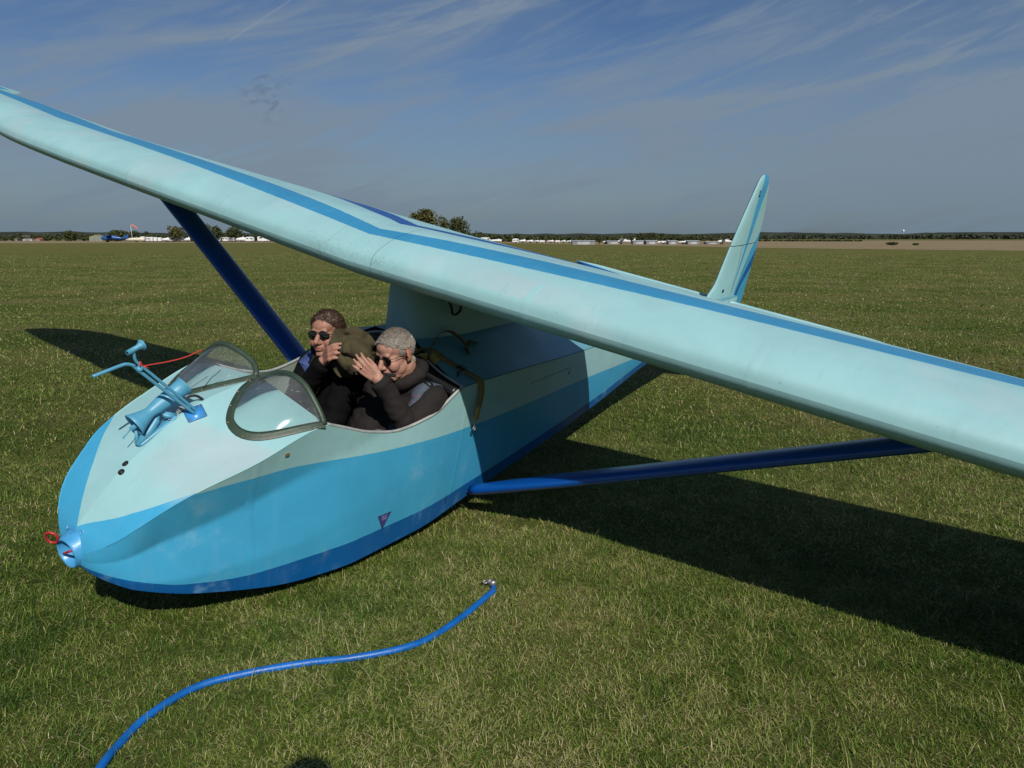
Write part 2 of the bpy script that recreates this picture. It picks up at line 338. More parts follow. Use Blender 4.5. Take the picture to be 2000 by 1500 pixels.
# v (photo row) <-> distance on the level field, used only to lay out the far side of the airfield in metres
def D(v): return 2617/(v-465.8)
def X(u, d): return (u-1000)/1464*d*.9817
def gp(u, v): d = D(v); return (X(u, d)*1.0, d)
near = [(-500, 475.8), (-100, 475.6), (300, 474.6), (700, 474.1), (900, 474.1), (1040, 475.6), (1150, 478), (1300, 480.5), (1450, 483.6), (1600, 485.8), (1800, 488), (2000, 490), (2400, 496)]
rows = []
for t in range(7):
    rows.append([(X(u, d), d, .004+.02*t/6) for u, v in near for d in [D(v)+(640-D(v))*(t/6)**1.6]])
mb = MB(); mb.grid(rows, flip=True); st = tag(top('stubble_field', mb.mesh('stubble_field', M_stub), Matrix(), (0, 0, 0)), kind='structure')
for p in st.data.vertices: p.co.z = .02
def ridge(name, u0, u1, d, h, seed, depth=500):
    rows = []; n = 160
    for k, (dd, hh) in enumerate(((0, 0), (.12, .45), (.35, .8), (.7, 1), (1, 1.0), (1.3, .6))):
        r = []
        for i in range(n+1):
            u = u0+(u1-u0)*i/n; x = X(u, d); y = d+dd*depth
            q = noise.fractal(Vector((x*.004+seed, y*.004, 0)), 1, 2, 4)*.35+noise.noise(Vector((x*.03, y*.03, seed)))*.14
            r.append((x*(1+dd*depth/d), y, max(-.5, h(u)*hh*(1+q))))
        rows.append(r)
    mb = MB(); mb.grid(rows, flip=True)
    return tag(top(name, mb.mesh(name, M_hill), Matrix(), (0, 0, 0)), kind='structure')
hl = lambda u: np.interp(u, [-600, 0, 300, 560, 800, 1000, 1200, 1260, 1300, 1330, 1480, 1600, 1700, 1760, 1830, 2000, 2600], [22, 20, 19, 17, 15, 14, 14, 16, 16, 15, 17, 17, 16, 15, 18, 19, 21])
ridge('hills', -900, 2900, 1900, hl, 3.1)
ridge('hills', -900, 1330, 3000, lambda u: 22, 8.4)
# ------------------------------------------------------------------ leaves, trees, hedges
def leaf_mat(name, dark, light):
    m = bpy.data.materials.new(name); m.use_nodes = True; nt = m.node_tree; b = nt.nodes['Principled BSDF']; b.inputs['Roughness'].default_value = .7; b.inputs['Specular IOR Level'].default_value = .2
    a = nt.nodes.new('ShaderNodeAttribute'); a.attribute_name = 'tint'; r = nt.nodes.new('ShaderNodeValToRGB'); e = r.color_ramp.elements; e[0].color = (*[v*.85 for v in dark], 1); e[1].color = (*[v*.9 for v in light], 1)
    nt.links.new(a.outputs['Fac'], r.inputs[0]); nt.links.new(r.outputs[0], b.inputs['Base Color']); return m
M_leaf = [leaf_mat('leaves_dark', (.020, .030, .010), (.075, .085, .028)), leaf_mat('leaves_olive', (.038, .044, .014), (.110, .105, .034)), leaf_mat('leaves_far', (.030, .038, .022), (.062, .070, .040))]
M_bark = mat('bark', (.07, .055, .04), .9, var=.3, vscale=3)
def leaves(blobs, n, size):
    """leaf sprays scattered through a set of ellipsoids (c, r)"""
    V = []; F = []; T = []
    wts = np.array([r[0]*r[1]*r[2] for c, r in blobs])**(2/3); wts /= wts.sum()
    for bi in rng.choice(len(blobs), n, p=wts):
        c, r = blobs[bi]; d = rng.normal(size=3); d /= np.linalg.norm(d); k = rng.uniform(.55, 1.06)
        p = np.array(c)+d*np.array(r)*k; s = size*rng.uniform(.6, 1.4)
        a = rng.normal(size=3); a /= np.linalg.norm(a); b_ = np.cross(a, rng.normal(size=3)); b_ /= np.linalg.norm(b_)
        o = len(V); V += [p-a*s, p+b_*s*.55, p+a*s, p-b_*s*.55]; F.append((o, o+1, o+2, o+3)); T += [rng.uniform(0, 1)]*4
    return V, F, T
def tree(x, y, w, h, label, group=None, kind=0, nb=9, nl=900, trunkh=.22, cat='tree', name='tree'):
    o = empty(name, Matrix.Translation((x, y, 0))); tag(o, label, cat, group)
    blobs = []; hc = h*(1-trunkh)
    for i in range(nb):
        a = rng.uniform(0, 2*PI); q = rng.uniform(0, .55); zz = h*trunkh+hc*rng.uniform(.25, .8)
        s = rng.uniform(.24, .38); blobs.append(((math.cos(a)*q*w*.5, math.sin(a)*q*w*.5, zz), (w*s, w*s, min(hc*.34, w*s))))
    top_ = max(b[0][2]+b[1][2] for b in blobs); blobs = [((c[0], c[1], c[2]*h/top_), r) for c, r in blobs]
    v, f, t = leaves(blobs, nl, w*.055)
    me = newmesh('crown', v, f, M_leaf[kind], False, {'tint': t}); part('crown', me, o)
    tb = MB(); tb.tube([(0, 0, 0), (0, 0, h*trunkh), (.03*w, 0, h*.55)], [w*.045, w*.035, w*.015], 7)
    for i in range(5):
        c = blobs[i % len(blobs)][0]; tb.tube([(0, 0, h*(.15+.06*i)), (c[0]*.6, c[1]*.6, c[2]*.8), c], [w*.02, w*.013, w*.006], 5)
    part('trunk', tb.mesh('trunk', M_bark), o); return o
TREES = [(343, 33, 439.5, 405, 'bushy tree left of the far end of the blue strut, over the white caravans', 1), (398, 34, 436, 412, 'tall tree just right of the blue strut over the caravans', 1), (423, 40, 440.5, 408, 'round tree beside the tall one, right of the blue strut', 0), (458, 38, 441.5, 410, 'dark round tree under the raised wing near the caravans', 0),
 (832, 62, 409, 395, 'largest spreading tree on the horizon, just above the wing centre', 1), (866, 30, 421, 398, 'small tree squeezed between two larger ones above the wing centre', 1), (893, 46, 424, 392, 'dark tree at the right end of the clump above the wing centre', 0),
 (1170, 18, 458, 226, 'small dark tree standing beside the grey shed', 0), (139, 34, 451, 520, 'round tree rising above the hedge at far left', 0), (228, 46, 450, 470, 'wide dark tree behind the blue aeroplane', 0), (263, 22, 450.5, 560, 'far tree behind the windsock pole', 2), (283, 24, 451.5, 570, 'far tree just right of the windsock', 2), (1742, 24, 473, 0, 'low dark bush alone in the stubble field', 0), (1790, 14, 474.5, 0, 'smaller dark bush farther right in the stubble field', 0)]
for u, wp, vt, d, lab, k in TREES:
    bush = d == 0
    if bush: d = D(479.0 if u < 1760 else 479.3)
    w = wp/1464*d; h = (465.8-vt)/1519*d+1.72
    tree(X(u, d), d, w, h, lab, None, k, 14 if wp > 40 else 9, 1500 if wp > 40 else 800, .05 if bush else .18, 'bush' if bush else 'tree', 'bush' if bush else 'tree')
def hedge(name, segs, kind, n, size):
    blobs = []
    for u0, u1, vt, d in segs:
        x0, x1 = X(u0, d), X(u1, d); h = (465.8-vt)/1519*d+1.72; k = max(2, int(abs(x1-x0)/(h*.7)))
        for i in range(k):
            hh = h*rng.uniform(.72, 1.08); blobs.append((((x0+(x1-x0)*(i+rng.uniform(0, 1))/k), d+rng.uniform(-4, 4), hh*.5), (hh*.62, hh*.5, hh*.52)))
    v, f, t = leaves(blobs, n, size); me = newmesh(name, v, f, M_leaf[kind], False, {'tint': t})
    return tag(top(name, me, Matrix(), (0, 0, 0)), kind='stuff')
hedge('hedgerow', [(-300, 60, 460.5, 560), (60, 110, 459, 545), (110, 175, 457, 530), (175, 250, 461, 520), (245, 345, 459, 480), (320, 520, 458, 440), (420, 900, 460, 445), (780, 935, 452, 430)], 0, 9000, .8)
hedge('hedgerow', [(900, 1180, 460.5, 400), (930, 1010, 459, 410), (1150, 1250, 461, 420), (1240, 1320, 456, 640), (1230, 1460, 461.5, 560), (1360, 1480, 460.5, 600)], 0, 8000, .8)
hedge('hedgerow', [(1440, 1560, 468.5, 460), (1540, 1680, 469.0, 450)], 0, 2500, .6)
hedge('far_wood', [(-400, 560, 457.5, 1700), (560, 1000, 459, 1700), (1200, 1480, 459, 1700), (1480, 1760, 459, 1750), (1740, 2000, 457.5, 1750), (1860, 2500, 457, 1700)], 2, 9000, 3.2)
# ------------------------------------------------------------------ far side of the airfield: trailers, sheds, aircraft
M_white = mat('white_gelcoat', (.80, .81, .82), .35, var=.06, vscale=1.2)
M_cream = mat('cream_gelcoat', (.70, .66, .52), .4, var=.06, vscale=1.2)
M_grey = mat('grey_sheeting', (.22, .23, .25), .6, var=.18, vscale=1.0)
M_greyl = mat('light_grey_sheeting', (.42, .43, .45), .6, var=.15, vscale=1.0)
M_win = mat('window_glass', (.03, .035, .04), .1)
M_brick = mat('red_brick', (.33, .13, .085), .9, var=.2, vscale=1)
M_roof = mat('grey_roof', (.13, .12, .115), .85, var=.2, vscale=.7)
M_greenroof = mat('pale_green_roof', (.24, .26, .16), .8, var=.1, vscale=.6)
M_redm = mat('red_panel', (.30, .05, .04), .5)
M_airblue = mat('aeroplane_blue', (.01, .085, .33), .35)
M_sock = mat('windsock_orange', (.72, .20, .13), .8)
def wheel(o, x, y, r, wd=.2):
    mb = MB(); mb.lathe([(-wd/2, 0.01), (-wd/2, r), (wd/2, r), (wd/2, .01)], (x, y, r), (0, 1, 0), 12); part('wheel', mb.mesh('wheel', M_tyre, False), o)
def prism(sec, x0, x1, fn=None, n=6):
    """loft a y,z outline along x; fn(t) -> (y scale, z scale)"""
    mb = MB(); rows = []
    for i in range(n+1):
        t = i/n; sy, sz = fn(t) if fn else (1, 1); rows.append([(x0+(x1-x0)*t, y*sy, .45+(z-.45)*sz) for y, z in sec])
    mb.grid(rows, closev=True); k = len(sec); mb.f += [tuple(range(k))[::-1], tuple(n*k+j for j in range(k))]; mb.m += [0, 0]; return mb
def trailer(u0, u1, vb, vt, label, kind, m, group=None):
    d = D(vb); x0, x1 = X(u0, d), X(u1, d); L_ = x1-x0; h = (vb-vt)/1519*d; yaw = rng.uniform(-.12, .12)
    nm = {'caravan': 'caravan', 'tube': 'glider_trailer', 'box': 'box_trailer'}[kind]; o = empty(nm, Matrix.Translation(((x0+x1)/2, d, 0)) @ Matrix.Rotation(yaw, 4, 'Z')); tag(o, label, nm.replace('_', ' '), group); w = min(1.1, h*.5)
    if kind == 'tube':
        sec = [(w*math.cos(a)*.9, .45+(h-.45)*(.5+.5*math.sin(a))) for a in [2*PI*i/14 for i in range(14)]]
        part('body', prism(sec, -L_/2, L_/2, lambda t: (.55+.45*math.sin(PI*min(1, t*1.25+.15)*.9), .55+.45*math.sin(PI*(.12+.55*t)))).mesh('body', m), o)
        mb = MB(); mb.tube([(L_*.28, 0, h*.6), (L_*.28, 0, h*1.18)], [w*.5, w*.22], 8); part('fin_box', mb.mesh('fin_box', m), o)
    else:
        sec = [(-w, .45), (w, .45), (w, h-.35), (w-.3, h), (-w+.3, h), (-w, h-.35)]
        part('body', prism(sec, -L_/2, L_/2, (lambda t: (1, .80+.2*min(1, min(t, 1-t)*5))) if kind == 'caravan' else None).mesh('body', m, False), o)
        if kind == 'caravan' and L_ > 1.5:
            for q in (-.22, .2):
                mb = MB(); mb.box((L_*q, -w-.012, h*.66), (L_*.26, .03, h*.22)); part('window', mb.mesh('window', M_win, False), o)
        mb = MB(); mb.box((L_*.36, -w-.012, h*.5), (min(.6, L_*.16), .02, h*.7)); part('door', mb.mesh('door', M_greyl, False), o)
    wheel(o, L_*.05, -w*.7, .34); wheel(o, L_*.05, w*.7, .34)
    return o
ordw = ['first', 'second', 'third', 'fourth', 'fifth', 'sixth', 'seventh', 'eighth', 'ninth', 'tenth', 'eleventh', 'twelfth', 'thirteenth', 'fourteenth', 'fifteenth', 'sixteenth']
trailer(247, 282, 472.6, 463.8, 'long cream trailer below the windsock pole', 'tube', M_cream)
trailer(278, 283.5, 472.4, 462, 'narrow white box behind the cream trailer tail', 'box', M_white)
rowA = [(285, 295, 463, 'caravan', M_white), (296, 300.5, 463, 'box', M_white), (302, 308.5, 463.5, 'box', M_white), (310, 316.5, 464, 'box', M_white), (317, 331, 464.5, 'tube', M_white), (332.5, 345, 463.2, 'caravan', M_white), (347, 358, 464, 'caravan', M_white), (360, 371, 464.3, 'tube', M_white), (399, 409, 462, 'box', M_white), (410, 414, 464, 'box', M_white), (415, 426, 464, 'caravan', M_white), (427, 434, 463.5, 'box', M_greyl), (435, 447, 463.2, 'caravan', M_white), (448, 460, 463.8, 'box', M_grey), (461, 479, 463.5, 'tube', M_white), (480, 496, 462.6, 'caravan', M_white)]
for i, (a, b, vt, k, m) in enumerate(rowA):
    w_ = 'grey box trailer' if m in (M_grey, M_greyl) else {'caravan': 'white caravan', 'box': 'white upright box trailer', 'tube': 'white rounded glider trailer'}[k]
    trailer(a, b, 472.2, vt, '%s, %s along from the cream trailer in the far row' % (w_, ordw[i]), k, m, 'parked trailers in the far left row')
trailer(504, 526, 472.0, 460.8, 'white caravan with two dark windows nearest the wing in the far row', 'caravan', M_white, 'parked trailers in the far left row')
rowB = [(1001, 1013, 466, 'caravan', M_white), (1014, 1027, 468, 'tube', M_white), (1028, 1042, 469, 'tube', M_white), (1043, 1053, 469.5, 'tube', M_white), (1054, 1064, 469.5, 'box', M_white), (1068, 1082, 469.3, 'tube', M_white), (1085, 1094, 469.5, 'box', M_white), (1095, 1105, 469.6, 'tube', M_white), (1106, 1117, 469.8, 'tube', M_white)]
for i, (a, b, vt, k, m) in enumerate(rowB):
    w_ = {'caravan': 'white caravan', 'box': 'white upright box trailer', 'tube': 'white rounded glider trailer'}[k]
    trailer(a, b, 474.8, vt, '%s, %s from the left in the row before the grey shed' % (w_, ordw[i]), k, m, 'parked trailers in the row right of the wing')
for u, lab in ((1066, 'dark red trailer end between the white trailers, left one'), (1083.5, 'dark red trailer end between the white trailers, right one')): trailer(u-1.2, u+1.2, 474.8, 469.8, lab, 'box', M_redm)
trailer(955, 980, 474.2, 467.3, 'white rounded tanker trailer beside the white van', 'tube', M_white)
trailer(1285, 1305, 477.2, 470.8, 'white trailer between two grey sheds on the right', 'caravan', M_white)
trailer(1324, 1343, 477.2, 470.8, 'white trailer right of the middle grey shed', 'tube', M_white)
trailer(1177, 1186, 476.6, 470.9, 'white trailer partly behind the small dark tree', 'tube', M_white)
def van(u, vb, label):
    d = D(vb); o = empty('van', Matrix.Translation((X(u, d), d, 0))); tag(o, label, 'van')
    pr = [(-2.3, .4), (2.2, .4), (2.25, 1.0), (1.5, 1.25), (1.0, 2.1), (-2.25, 2.15)]
    mb = MB(); mb.grid([[(x, y, z) for x, z in pr] for y in (-.9, .9)], closev=True); mb.f += [tuple(range(6)), tuple(range(6, 12))[::-1]]; mb.m += [0, 0]; part('body', mb.mesh('body', M_white, False), o)
    mb = MB(); mb.box((.75, -.91, 1.55), (.8, .03, .5)); part('window', mb.mesh('window', M_win, False), o)
    for x in (-1.4, 1.4):
        for y in (-.8, .8): wheel(o, x, y, .34)
van(950.5, 474.2, 'white van at the wing edge beside the tanker trailer')
def shed(u0, u1, vb, vt, label, m, gable=0, cat='shed', roofm=None, d=None):
    d = d or D(vb); x0, x1 = X(u0, d), X(u1, d); h = (465.8-vt)/1519*d+1.72; w = x1-x0; dp = max(4, min(12, w*.6)); o = empty(cat.replace(' ', '_'), Matrix.Translation(((x0+x1)/2, d+dp/2, 0))); tag(o, label, cat)
    e = h*(1-gable)
    mb = MB(); mb.box((0, 0, e/2), (w, dp, e)); part('wall', mb.mesh('wall', m, False), o)
    mb = MB(); pr = [(-dp/2-.2, e), (0, max(h, e+.25)), (dp/2+.2, e)] if gable < .3 else None
    if pr: mb.grid([[(x, y, z+.003) for y, z in pr] for x in (-w/2-.2, w/2+.2)]); mb.add([(s*(w/2+.01), y, z) for s in (-1, 1) for y, z in pr], [(0, 1, 2), (5, 4, 3)])
    else: mb.grid([[(x, y, z+.003) for x, z in [(-w/2-.2, e), (0, h), (w/2+.2, e)]] for y in (-dp/2-.2, dp/2+.2)]); mb.add([(x, s*(dp/2+.01), z) for s in (-1, 1) for x, z in [(-w/2, e), (0, h), (w/2, e)]], [(0, 1, 2), (5, 4, 3)])
    part('roof', mb.mesh('roof', roofm or M_greyl, False), o)
    k = max(1, int(w/6))
    for i in range(k): 
        mb = MB(); mb.box((-w/2+w*(i+.5)/k, -dp/2-.02, e*.45), (w/k*.55, .05, e*.8)); part('door', mb.mesh('door', M_greyl if m is M_grey else M_grey, False), o)
    return o
shed(1118, 1162, 478.0, 470.3, 'long low grey shed left of the small dark tree', M_grey, .12)
shed(1187, 1212, 476.8, 470.8, 'low grey shed just right of the small dark tree', M_grey, .12)
shed(1237, 1262, 477.2, 470.0, 'grey shed behind the parked white aeroplane', M_grey, .12)
shed(1263, 1284, 477.3, 469.8, 'grey shed touching the white trailer on the right', M_grey, .12)
shed(1306, 1323, 477.3, 470.2, 'middle grey shed between two white trailers', M_grey, .1)
shed(1344, 1366, 477.3, 470.2, 'last grey shed in the row toward the tail fin', M_grey, .12)
shed(1381, 1404, 476.8, 473.0, 'very low dark grey shed near the tail fin', M_grey, .1)
shed(174, 200, 471.0, 458.2, 'pale green roofed barn at far left', M_greenroof, .35, 'barn', M_greenroof)
shed(68, 78, 470, 464.5, 'small red brick house at far left', M_brick, .45, 'house', M_brick, 520)
shed(24, 66, 470, 459.5, 'long house with a grey roof at far left', M_brick, .72, 'house', M_roof, 560)
shed(44, 62, 470, 465, 'grey outbuilding in front of the long house', M_greyl, .3, 'house', M_roof, 530)
def plane(u, vb, L_, yaw, m, label, highwing=True):
    d = D(vb); o = empty('aeroplane', Matrix.Translation((X(u, d), d, 0)) @ Matrix.Rotation(yaw, 4, 'Z')); tag(o, label, 'aeroplane'); s = L_/7.0
    mb = MB(); mb.tube([(3.3*s, 0, 1.0*s), (3.0*s, 0, 1.05*s), (1.8*s, 0, 1.15*s), (.3*s, 0, 1.3*s), (-1.6*s, 0, 1.1*s), (-3.6*s, 0, .95*s)], [.15*s, .42*s, .55*s, .62*s, .36*s, .1*s], 12); part('fuselage', mb.mesh('fuselage', m), o)
    for z in ((1.95,) if highwing else (1.95, .95)):
        mb = MB(); mb.box((1.0*s, 0, z*s), (1.4*s, 9.4*s, .14*s), bev=.04*s); part('wing', mb.mesh('wing', m, False), o)
    mb = MB(); mb.add([(x*s, y*s, z*s) for y in (-.05, .05) for x, z in [(-2.7, 1.1), (-3.4, 2.15), (-3.8, 2.2), (-3.9, .9)]], [(0, 1, 2, 3), (7, 6, 5, 4), (0, 4, 5, 1), (1, 5, 6, 2), (2, 6, 7, 3)]); part('fin', mb.mesh('fin', m, False), o)
    mb = MB(); mb.box((-3.3*s, 0, 1.1*s), (.9*s, 2.9*s, .08*s)); part('tailplane', mb.mesh('tailplane', m, False), o)
    mb = MB(); mb.box((.7*s, 0, 1.55*s), (1.3*s, .9*s, .45*s), bev=.1*s); part('cabin_window', mb.mesh('cabin_window', M_win, False), o)
    for y in (-.9, .9):
        mb = MB(); mb.tube([(1.6*s, y*.4*s, .8*s), (1.7*s, y*s, .25*s)], .05*s, 6); part('leg', mb.mesh('leg', M_dark), o); wheel(o, 1.7*s, y*s, .26*s, .12*s)
plane(222, 472.8, 12, PI+.25, M_airblue, 'blue biplane parked left of the cream trailer', False)
plane(1222, 477.0, 5.5, PI-.3, M_white, 'white aeroplane with raised tail fin parked among the sheds')
plane(1418, 477.2, 5.5, PI+.1, M_white, 'white aeroplane parked just left of the glider tail fin')
d_ = D(472.4); o = empty('windsock', Matrix.Translation((X(258.5, d_), d_, 0))); tag(o, 'orange windsock drooping from a white pole at far left', 'windsock')
mb = MB(); mb.tube([(0, 0, 0), (-.25, 0, 8.4)], [.12, .07], 8); part('pole', mb.mesh('pole', M_white), o)
mb = MB(); mb.tube([(.3, 0, 8.4), (.9, 0, 8.35), (2.4, 0, 7.4), (3.4, 0, 6.5)], [.42, .45, .32, .2], 10, cap=False); part('sock', mb.mesh('sock', M_sock), o)
d_ = 2300; o = empty('water_tower', Matrix.Translation((X(1763, d_), d_, 0))); tag(o, 'white water tower on the skyline at right', 'water tower')
mb = MB(); mb.lathe([(0, 1.2), (21, 1.2), (22, 2.8), (27, 2.8), (28, .2)], (0, 0, 0), (0, 0, 1), 14); part('tank', mb.mesh('tank', M_white), o)
# ------------------------------------------------------------------ glider
def tab(d):
    k = sorted(d); return np.array(k), np.array([d[i] for i in k])
def _smooth(t, x):            # piecewise cubic through the table (monotone tangents)
    xs, ys = t; h = np.diff(xs); s = np.diff(ys)/h; m = np.zeros(len(xs)); m[1:-1] = np.where(s[:-1]*s[1:] > 0, 2*s[:-1]*s[1:]/(s[:-1]+s[1:]+1e-12), 0); m[0] = s[0]; m[-1] = s[-1]
    i = int(np.clip(np.searchsorted(xs, x)-1, 0, len(h)-1)); t_ = (x-xs[i])/h[i]; t2 = t_*t_; t3 = t2*t_
    return float((2*t3-3*t2+1)*ys[i]+(t3-2*t2+t_)*h[i]*m[i]+(-2*t3+3*t2)*ys[i+1]+(t3-t2)*h[i]*m[i+1])
ZR = tab({-.08: .425, -.088: .452, -.106: .490, -.139: .528, -.305: .70, -.425: .78, -.522: .853, -.70: .93, -.982: .978, -1.1: .985})
CY = tab({-.08: .062, -.09: .115, -.105: .156, -.13: .203, -.16: .246, -.21: .288, -.30: .335, -.40: .383, -.65: .455, -1: .495, -1.5: .53, -1.94: .547, -3.64: .404, -5: .30, -7: .13, -8.0: .06})
CZ = tab({-.08: .400, -.09: .425, -.105: .452, -.13: .486, -.16: .524, -.21: .576, -.30: .645, -.40: .708, -.65: .80, -1: .903, -1.94: .905, -3.64: .792, -7: .66, -8: .62})
BY = tab({-.08: .055, -.09: .100, -.105: .140, -.13: .184, -.16: .222, -.2: .262, -.464: .363, -.955: .473, -1.25: .515, -1.69: .515, -2.2: .49, -3.9: .38, -5.1: .28, -8: .05})
BZ = tab({-.08: .345, -.09: .330, -.105: .318, -.13: .303, -.16: .287, -.2: .268, -.464: .175, -.955: .075, -1.25: .065, -1.69: .060, -2.2: .10, -3.9: .235, -5.1: .36, -8: .50})
RIM = tab({-1.0: .903, -1.09: .865, -1.29: .785, -1.47: .75, -1.70: .78, -1.86: .862, -1.94: .905})
ZB = tab({0: .50, -.2: .60, -.41: .705, -.60: .72, -.79: .718, -1.1: .69, -1.46: .66, -2.08: .63, -3.77: .55, -5: .50, -8: .53})   # mint over blue on the side
ZN = tab({0: .325, -.05: .340, -.075: .347, -.17: .323, -.38: .25, -.70: .205, -1.25: .20, -1.73: .19, -2.127: .205, -3.9: .31, -5.1: .425, -8: .54})   # blue over navy
XB = tab({0: -.107, .038: -.131, .101: -.163, .162: -.195, .222: -.238, .275: -.285, .329: -.343, .378: -.399, .6: -.66})  # edge of the mint on the nose deck, by |y|, port
XBS = tab({0: -.107, .082: -.172, .19: -.274, .323: -.398, .38: -.46, .6: -.66})  # starboard
F = lambda t, x: _smooth(t, x)
FX = [-.08, -.0825, -.086, -.09, -.096, -.104, -.112]+[-.125-.025*i for i in range(36)]+[-1.025-.04*i for i in range(24)]+[-1.985-.1*i for i in range(61)]
FX = sorted(set([round(x, 4) for x in FX]+[-1.0, -1.94]), reverse=True)
G0 = Vector((-2.0, 0, -.15)); glider = empty('glider', GL @ Matrix.Translation(G0)); ROOT[glider.name] = G0
tag(glider, 'pale turquoise and blue two seat open cockpit glider resting wing low on the grass', 'glider')
def side(x, t, sg):
    """point on the fuselage side, t = 0 at the bottom chine, 1 at the upper chine or cockpit rim"""
    tz = F(CZ, x); 
    by, bz, cy = F(BY, x), F(BZ, x), F(CY, x); z = bz+(tz-bz)*t
    y = by+(cy-by)*t
    fade = max(0, min(1, (x+1.75)/1.0))*max(0, min(1, -x/.3))
    tc = float(np.interp(-x, [.08, .38, .65, .94, 1.34, 1.75], [.50, .58, .66, .70, .83, 1.0])); y += .016*math.sin(PI*t)*max(0, 1+x/.35)-.045*fade*(max(0, 1-max(0, tc-t)/.42) if t < tc else max(0, 1-(t-tc)/max(.05, 1.0-tc)))+.012*math.sin(PI*t)*(1-fade)
    return Vector((x, sg*y, z))
hb = MB(); NT = 40
for sg in (1, -1):
    rows = []; bl = []; nv = []; sm = []
    for x in FX:
        tmax = 1.0
        if -1.94 <= x <= -1.0: tmax = (F(RIM, x)-F(BZ, x))/(F(CZ, x)-F(BZ, x))
        r = [side(x, tmax*j/NT, sg) for j in range(NT+1)]; rows.append(r)
        bl += [F(ZB, x)-p.z for p in r]; nv += [F(ZN, x)-p.z for p in r]
    hb.grid(rows, flip=sg > 0, blue=bl, navy=nv)
    rows = [[Vector((x, sg*F(BY, x)*(1-k/5), F(BZ, x)-.035*math.sin(k/5*PI/2)*min(1, -x*3))) for k in range(6)] for x in FX]
    hb.grid(rows, flip=sg < 0, blue=[1]*len(FX)*6, navy=[1]*len(FX)*6)
part('fuselage', hb.mesh('fuselage', M_hull), glider)
# nose deck: a shallow roof from the ridge to the chines, ending at the cockpit
def deck(x, y):
    a = min(1, abs(y)/F(CY, x)); zr, cz = F(ZR, x), F(CZ, x); return zr+(cz-zr)*a+.0015*math.sin(PI*a)
nb = MB()
for sg in (1, -1):
    rows = []; bl = []; fd = []
    for x in [q for q in FX if q >= -1.0001]:
        r = []
        for j in range(15):
            y = F(CY, x)*j/14; r.append(Vector((x, sg*y, deck(x, y)))); bl.append(x-F(XB if sg > 0 else XBS, y)); fd.append(max(0, min(1, (y-.03)/.06, (x+.60+.35*(y-.05))/.012 if sg > 0 else 0, (-.30-x)/.12)) if sg > 0 else 0)
        rows.append(r)
    nb.grid(rows, flip=sg < 0, blue=bl, navy=[0]*len(bl), fade=fd)
part('nose_deck', nb.mesh('nose_deck', M_deck), glider)
for sg in (1, -1):
    mb = MB(); q = [x for x in FX if -1.0001 <= x <= -.12]; P_ = [Vector((x, sg*(F(CY, x)-.0015), F(CZ, x)+.0005)) for x in q]; mb.tube(P_, .0028, 8, cap=False); bl = [x-F(XB if sg > 0 else XBS, F(CY, x)) for x in q for _ in range(8)]; mb.a = {'blue': bl, 'navy': [-1]*len(bl)}
    part('chine_beading', mb.mesh('chine_beading', M_deck), glider)
# rear deck: slopes up from the side edges to the wing pylon, then falls away to the tail
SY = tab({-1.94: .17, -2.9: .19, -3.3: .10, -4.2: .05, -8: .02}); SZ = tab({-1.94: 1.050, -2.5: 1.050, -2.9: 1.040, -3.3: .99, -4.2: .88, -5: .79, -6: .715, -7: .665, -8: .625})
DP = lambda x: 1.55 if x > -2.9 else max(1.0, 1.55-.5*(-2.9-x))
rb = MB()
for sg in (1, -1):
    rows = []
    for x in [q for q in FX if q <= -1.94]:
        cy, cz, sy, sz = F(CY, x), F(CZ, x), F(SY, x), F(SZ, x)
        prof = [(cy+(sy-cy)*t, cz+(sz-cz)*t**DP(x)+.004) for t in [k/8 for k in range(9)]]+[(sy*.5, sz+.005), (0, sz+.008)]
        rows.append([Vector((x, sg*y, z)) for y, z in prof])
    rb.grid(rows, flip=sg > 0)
part('rear_deck', rb.mesh('rear_deck', M_rear_shaded), glider)
# pylon that carries the wing
mb = MB(); rows = []
for k in range(9):
    t = k/8; z = 1.02+t*.46; w = .165+.03*(1-t)**2; x0 = -1.93+.01*t-.0*(1-t); x1 = -3.15-.1*(1-t)
    o = []
    for j in range(40):
        a = 2*PI*j/40; c = math.cos(a); s_ = math.sin(a); xx = (x0+x1)/2+(x0-x1)/2*(abs(c)**.75)*(1 if c > 0 else -1); yy = w*(abs(s_)**.55)*(1 if s_ > 0 else -1)
        o.append(Vector((xx, yy, z)))
    rows.append(o)
mb.grid(rows, closev=True); part('wing_pylon', mb.mesh('wing_pylon', M_mint), glider)
mb = MB(); mb.tube(spl([(-2.15, .172, 1.29), (-2.15, .20, 1.28), (-2.16, .215, 1.245), (-2.18, .215, 1.205), (-2.22, .215, 1.20), (-2.25, .215, 1.23), (-2.25, .20, 1.28), (-2.25, .172, 1.29)], 5), .008, 8); mb.box((-2.2, .170, 1.295), (.16, .02, .03))
part('grab_handle', mb.mesh('grab_handle', M_dark), glider)
# doped tapes over the ply joints of the fuselage side and nose deck
for xs in (-.66, -1.985, -2.95, -4.1):
    for sg in (1, -1):
        mb = MB(); rows = []; bl = []; nv = []
        for dx, h in ((-.024, -.0006), (-.012, .0011), (.012, .0011), (.024, -.0006)):
            r = [side(xs+dx, .01+.98*j/20, sg)+Vector((0, sg*h, 0)) for j in range(21)]; rows.append(r); bl += [F(ZB, xs+dx)-p.z for p in r]; nv += [F(ZN, xs+dx)-p.z for p in r]
        mb.grid(rows, flip=sg < 0, blue=bl, navy=nv); part('joint_tape', mb.mesh('joint_tape', M_hull), glider)
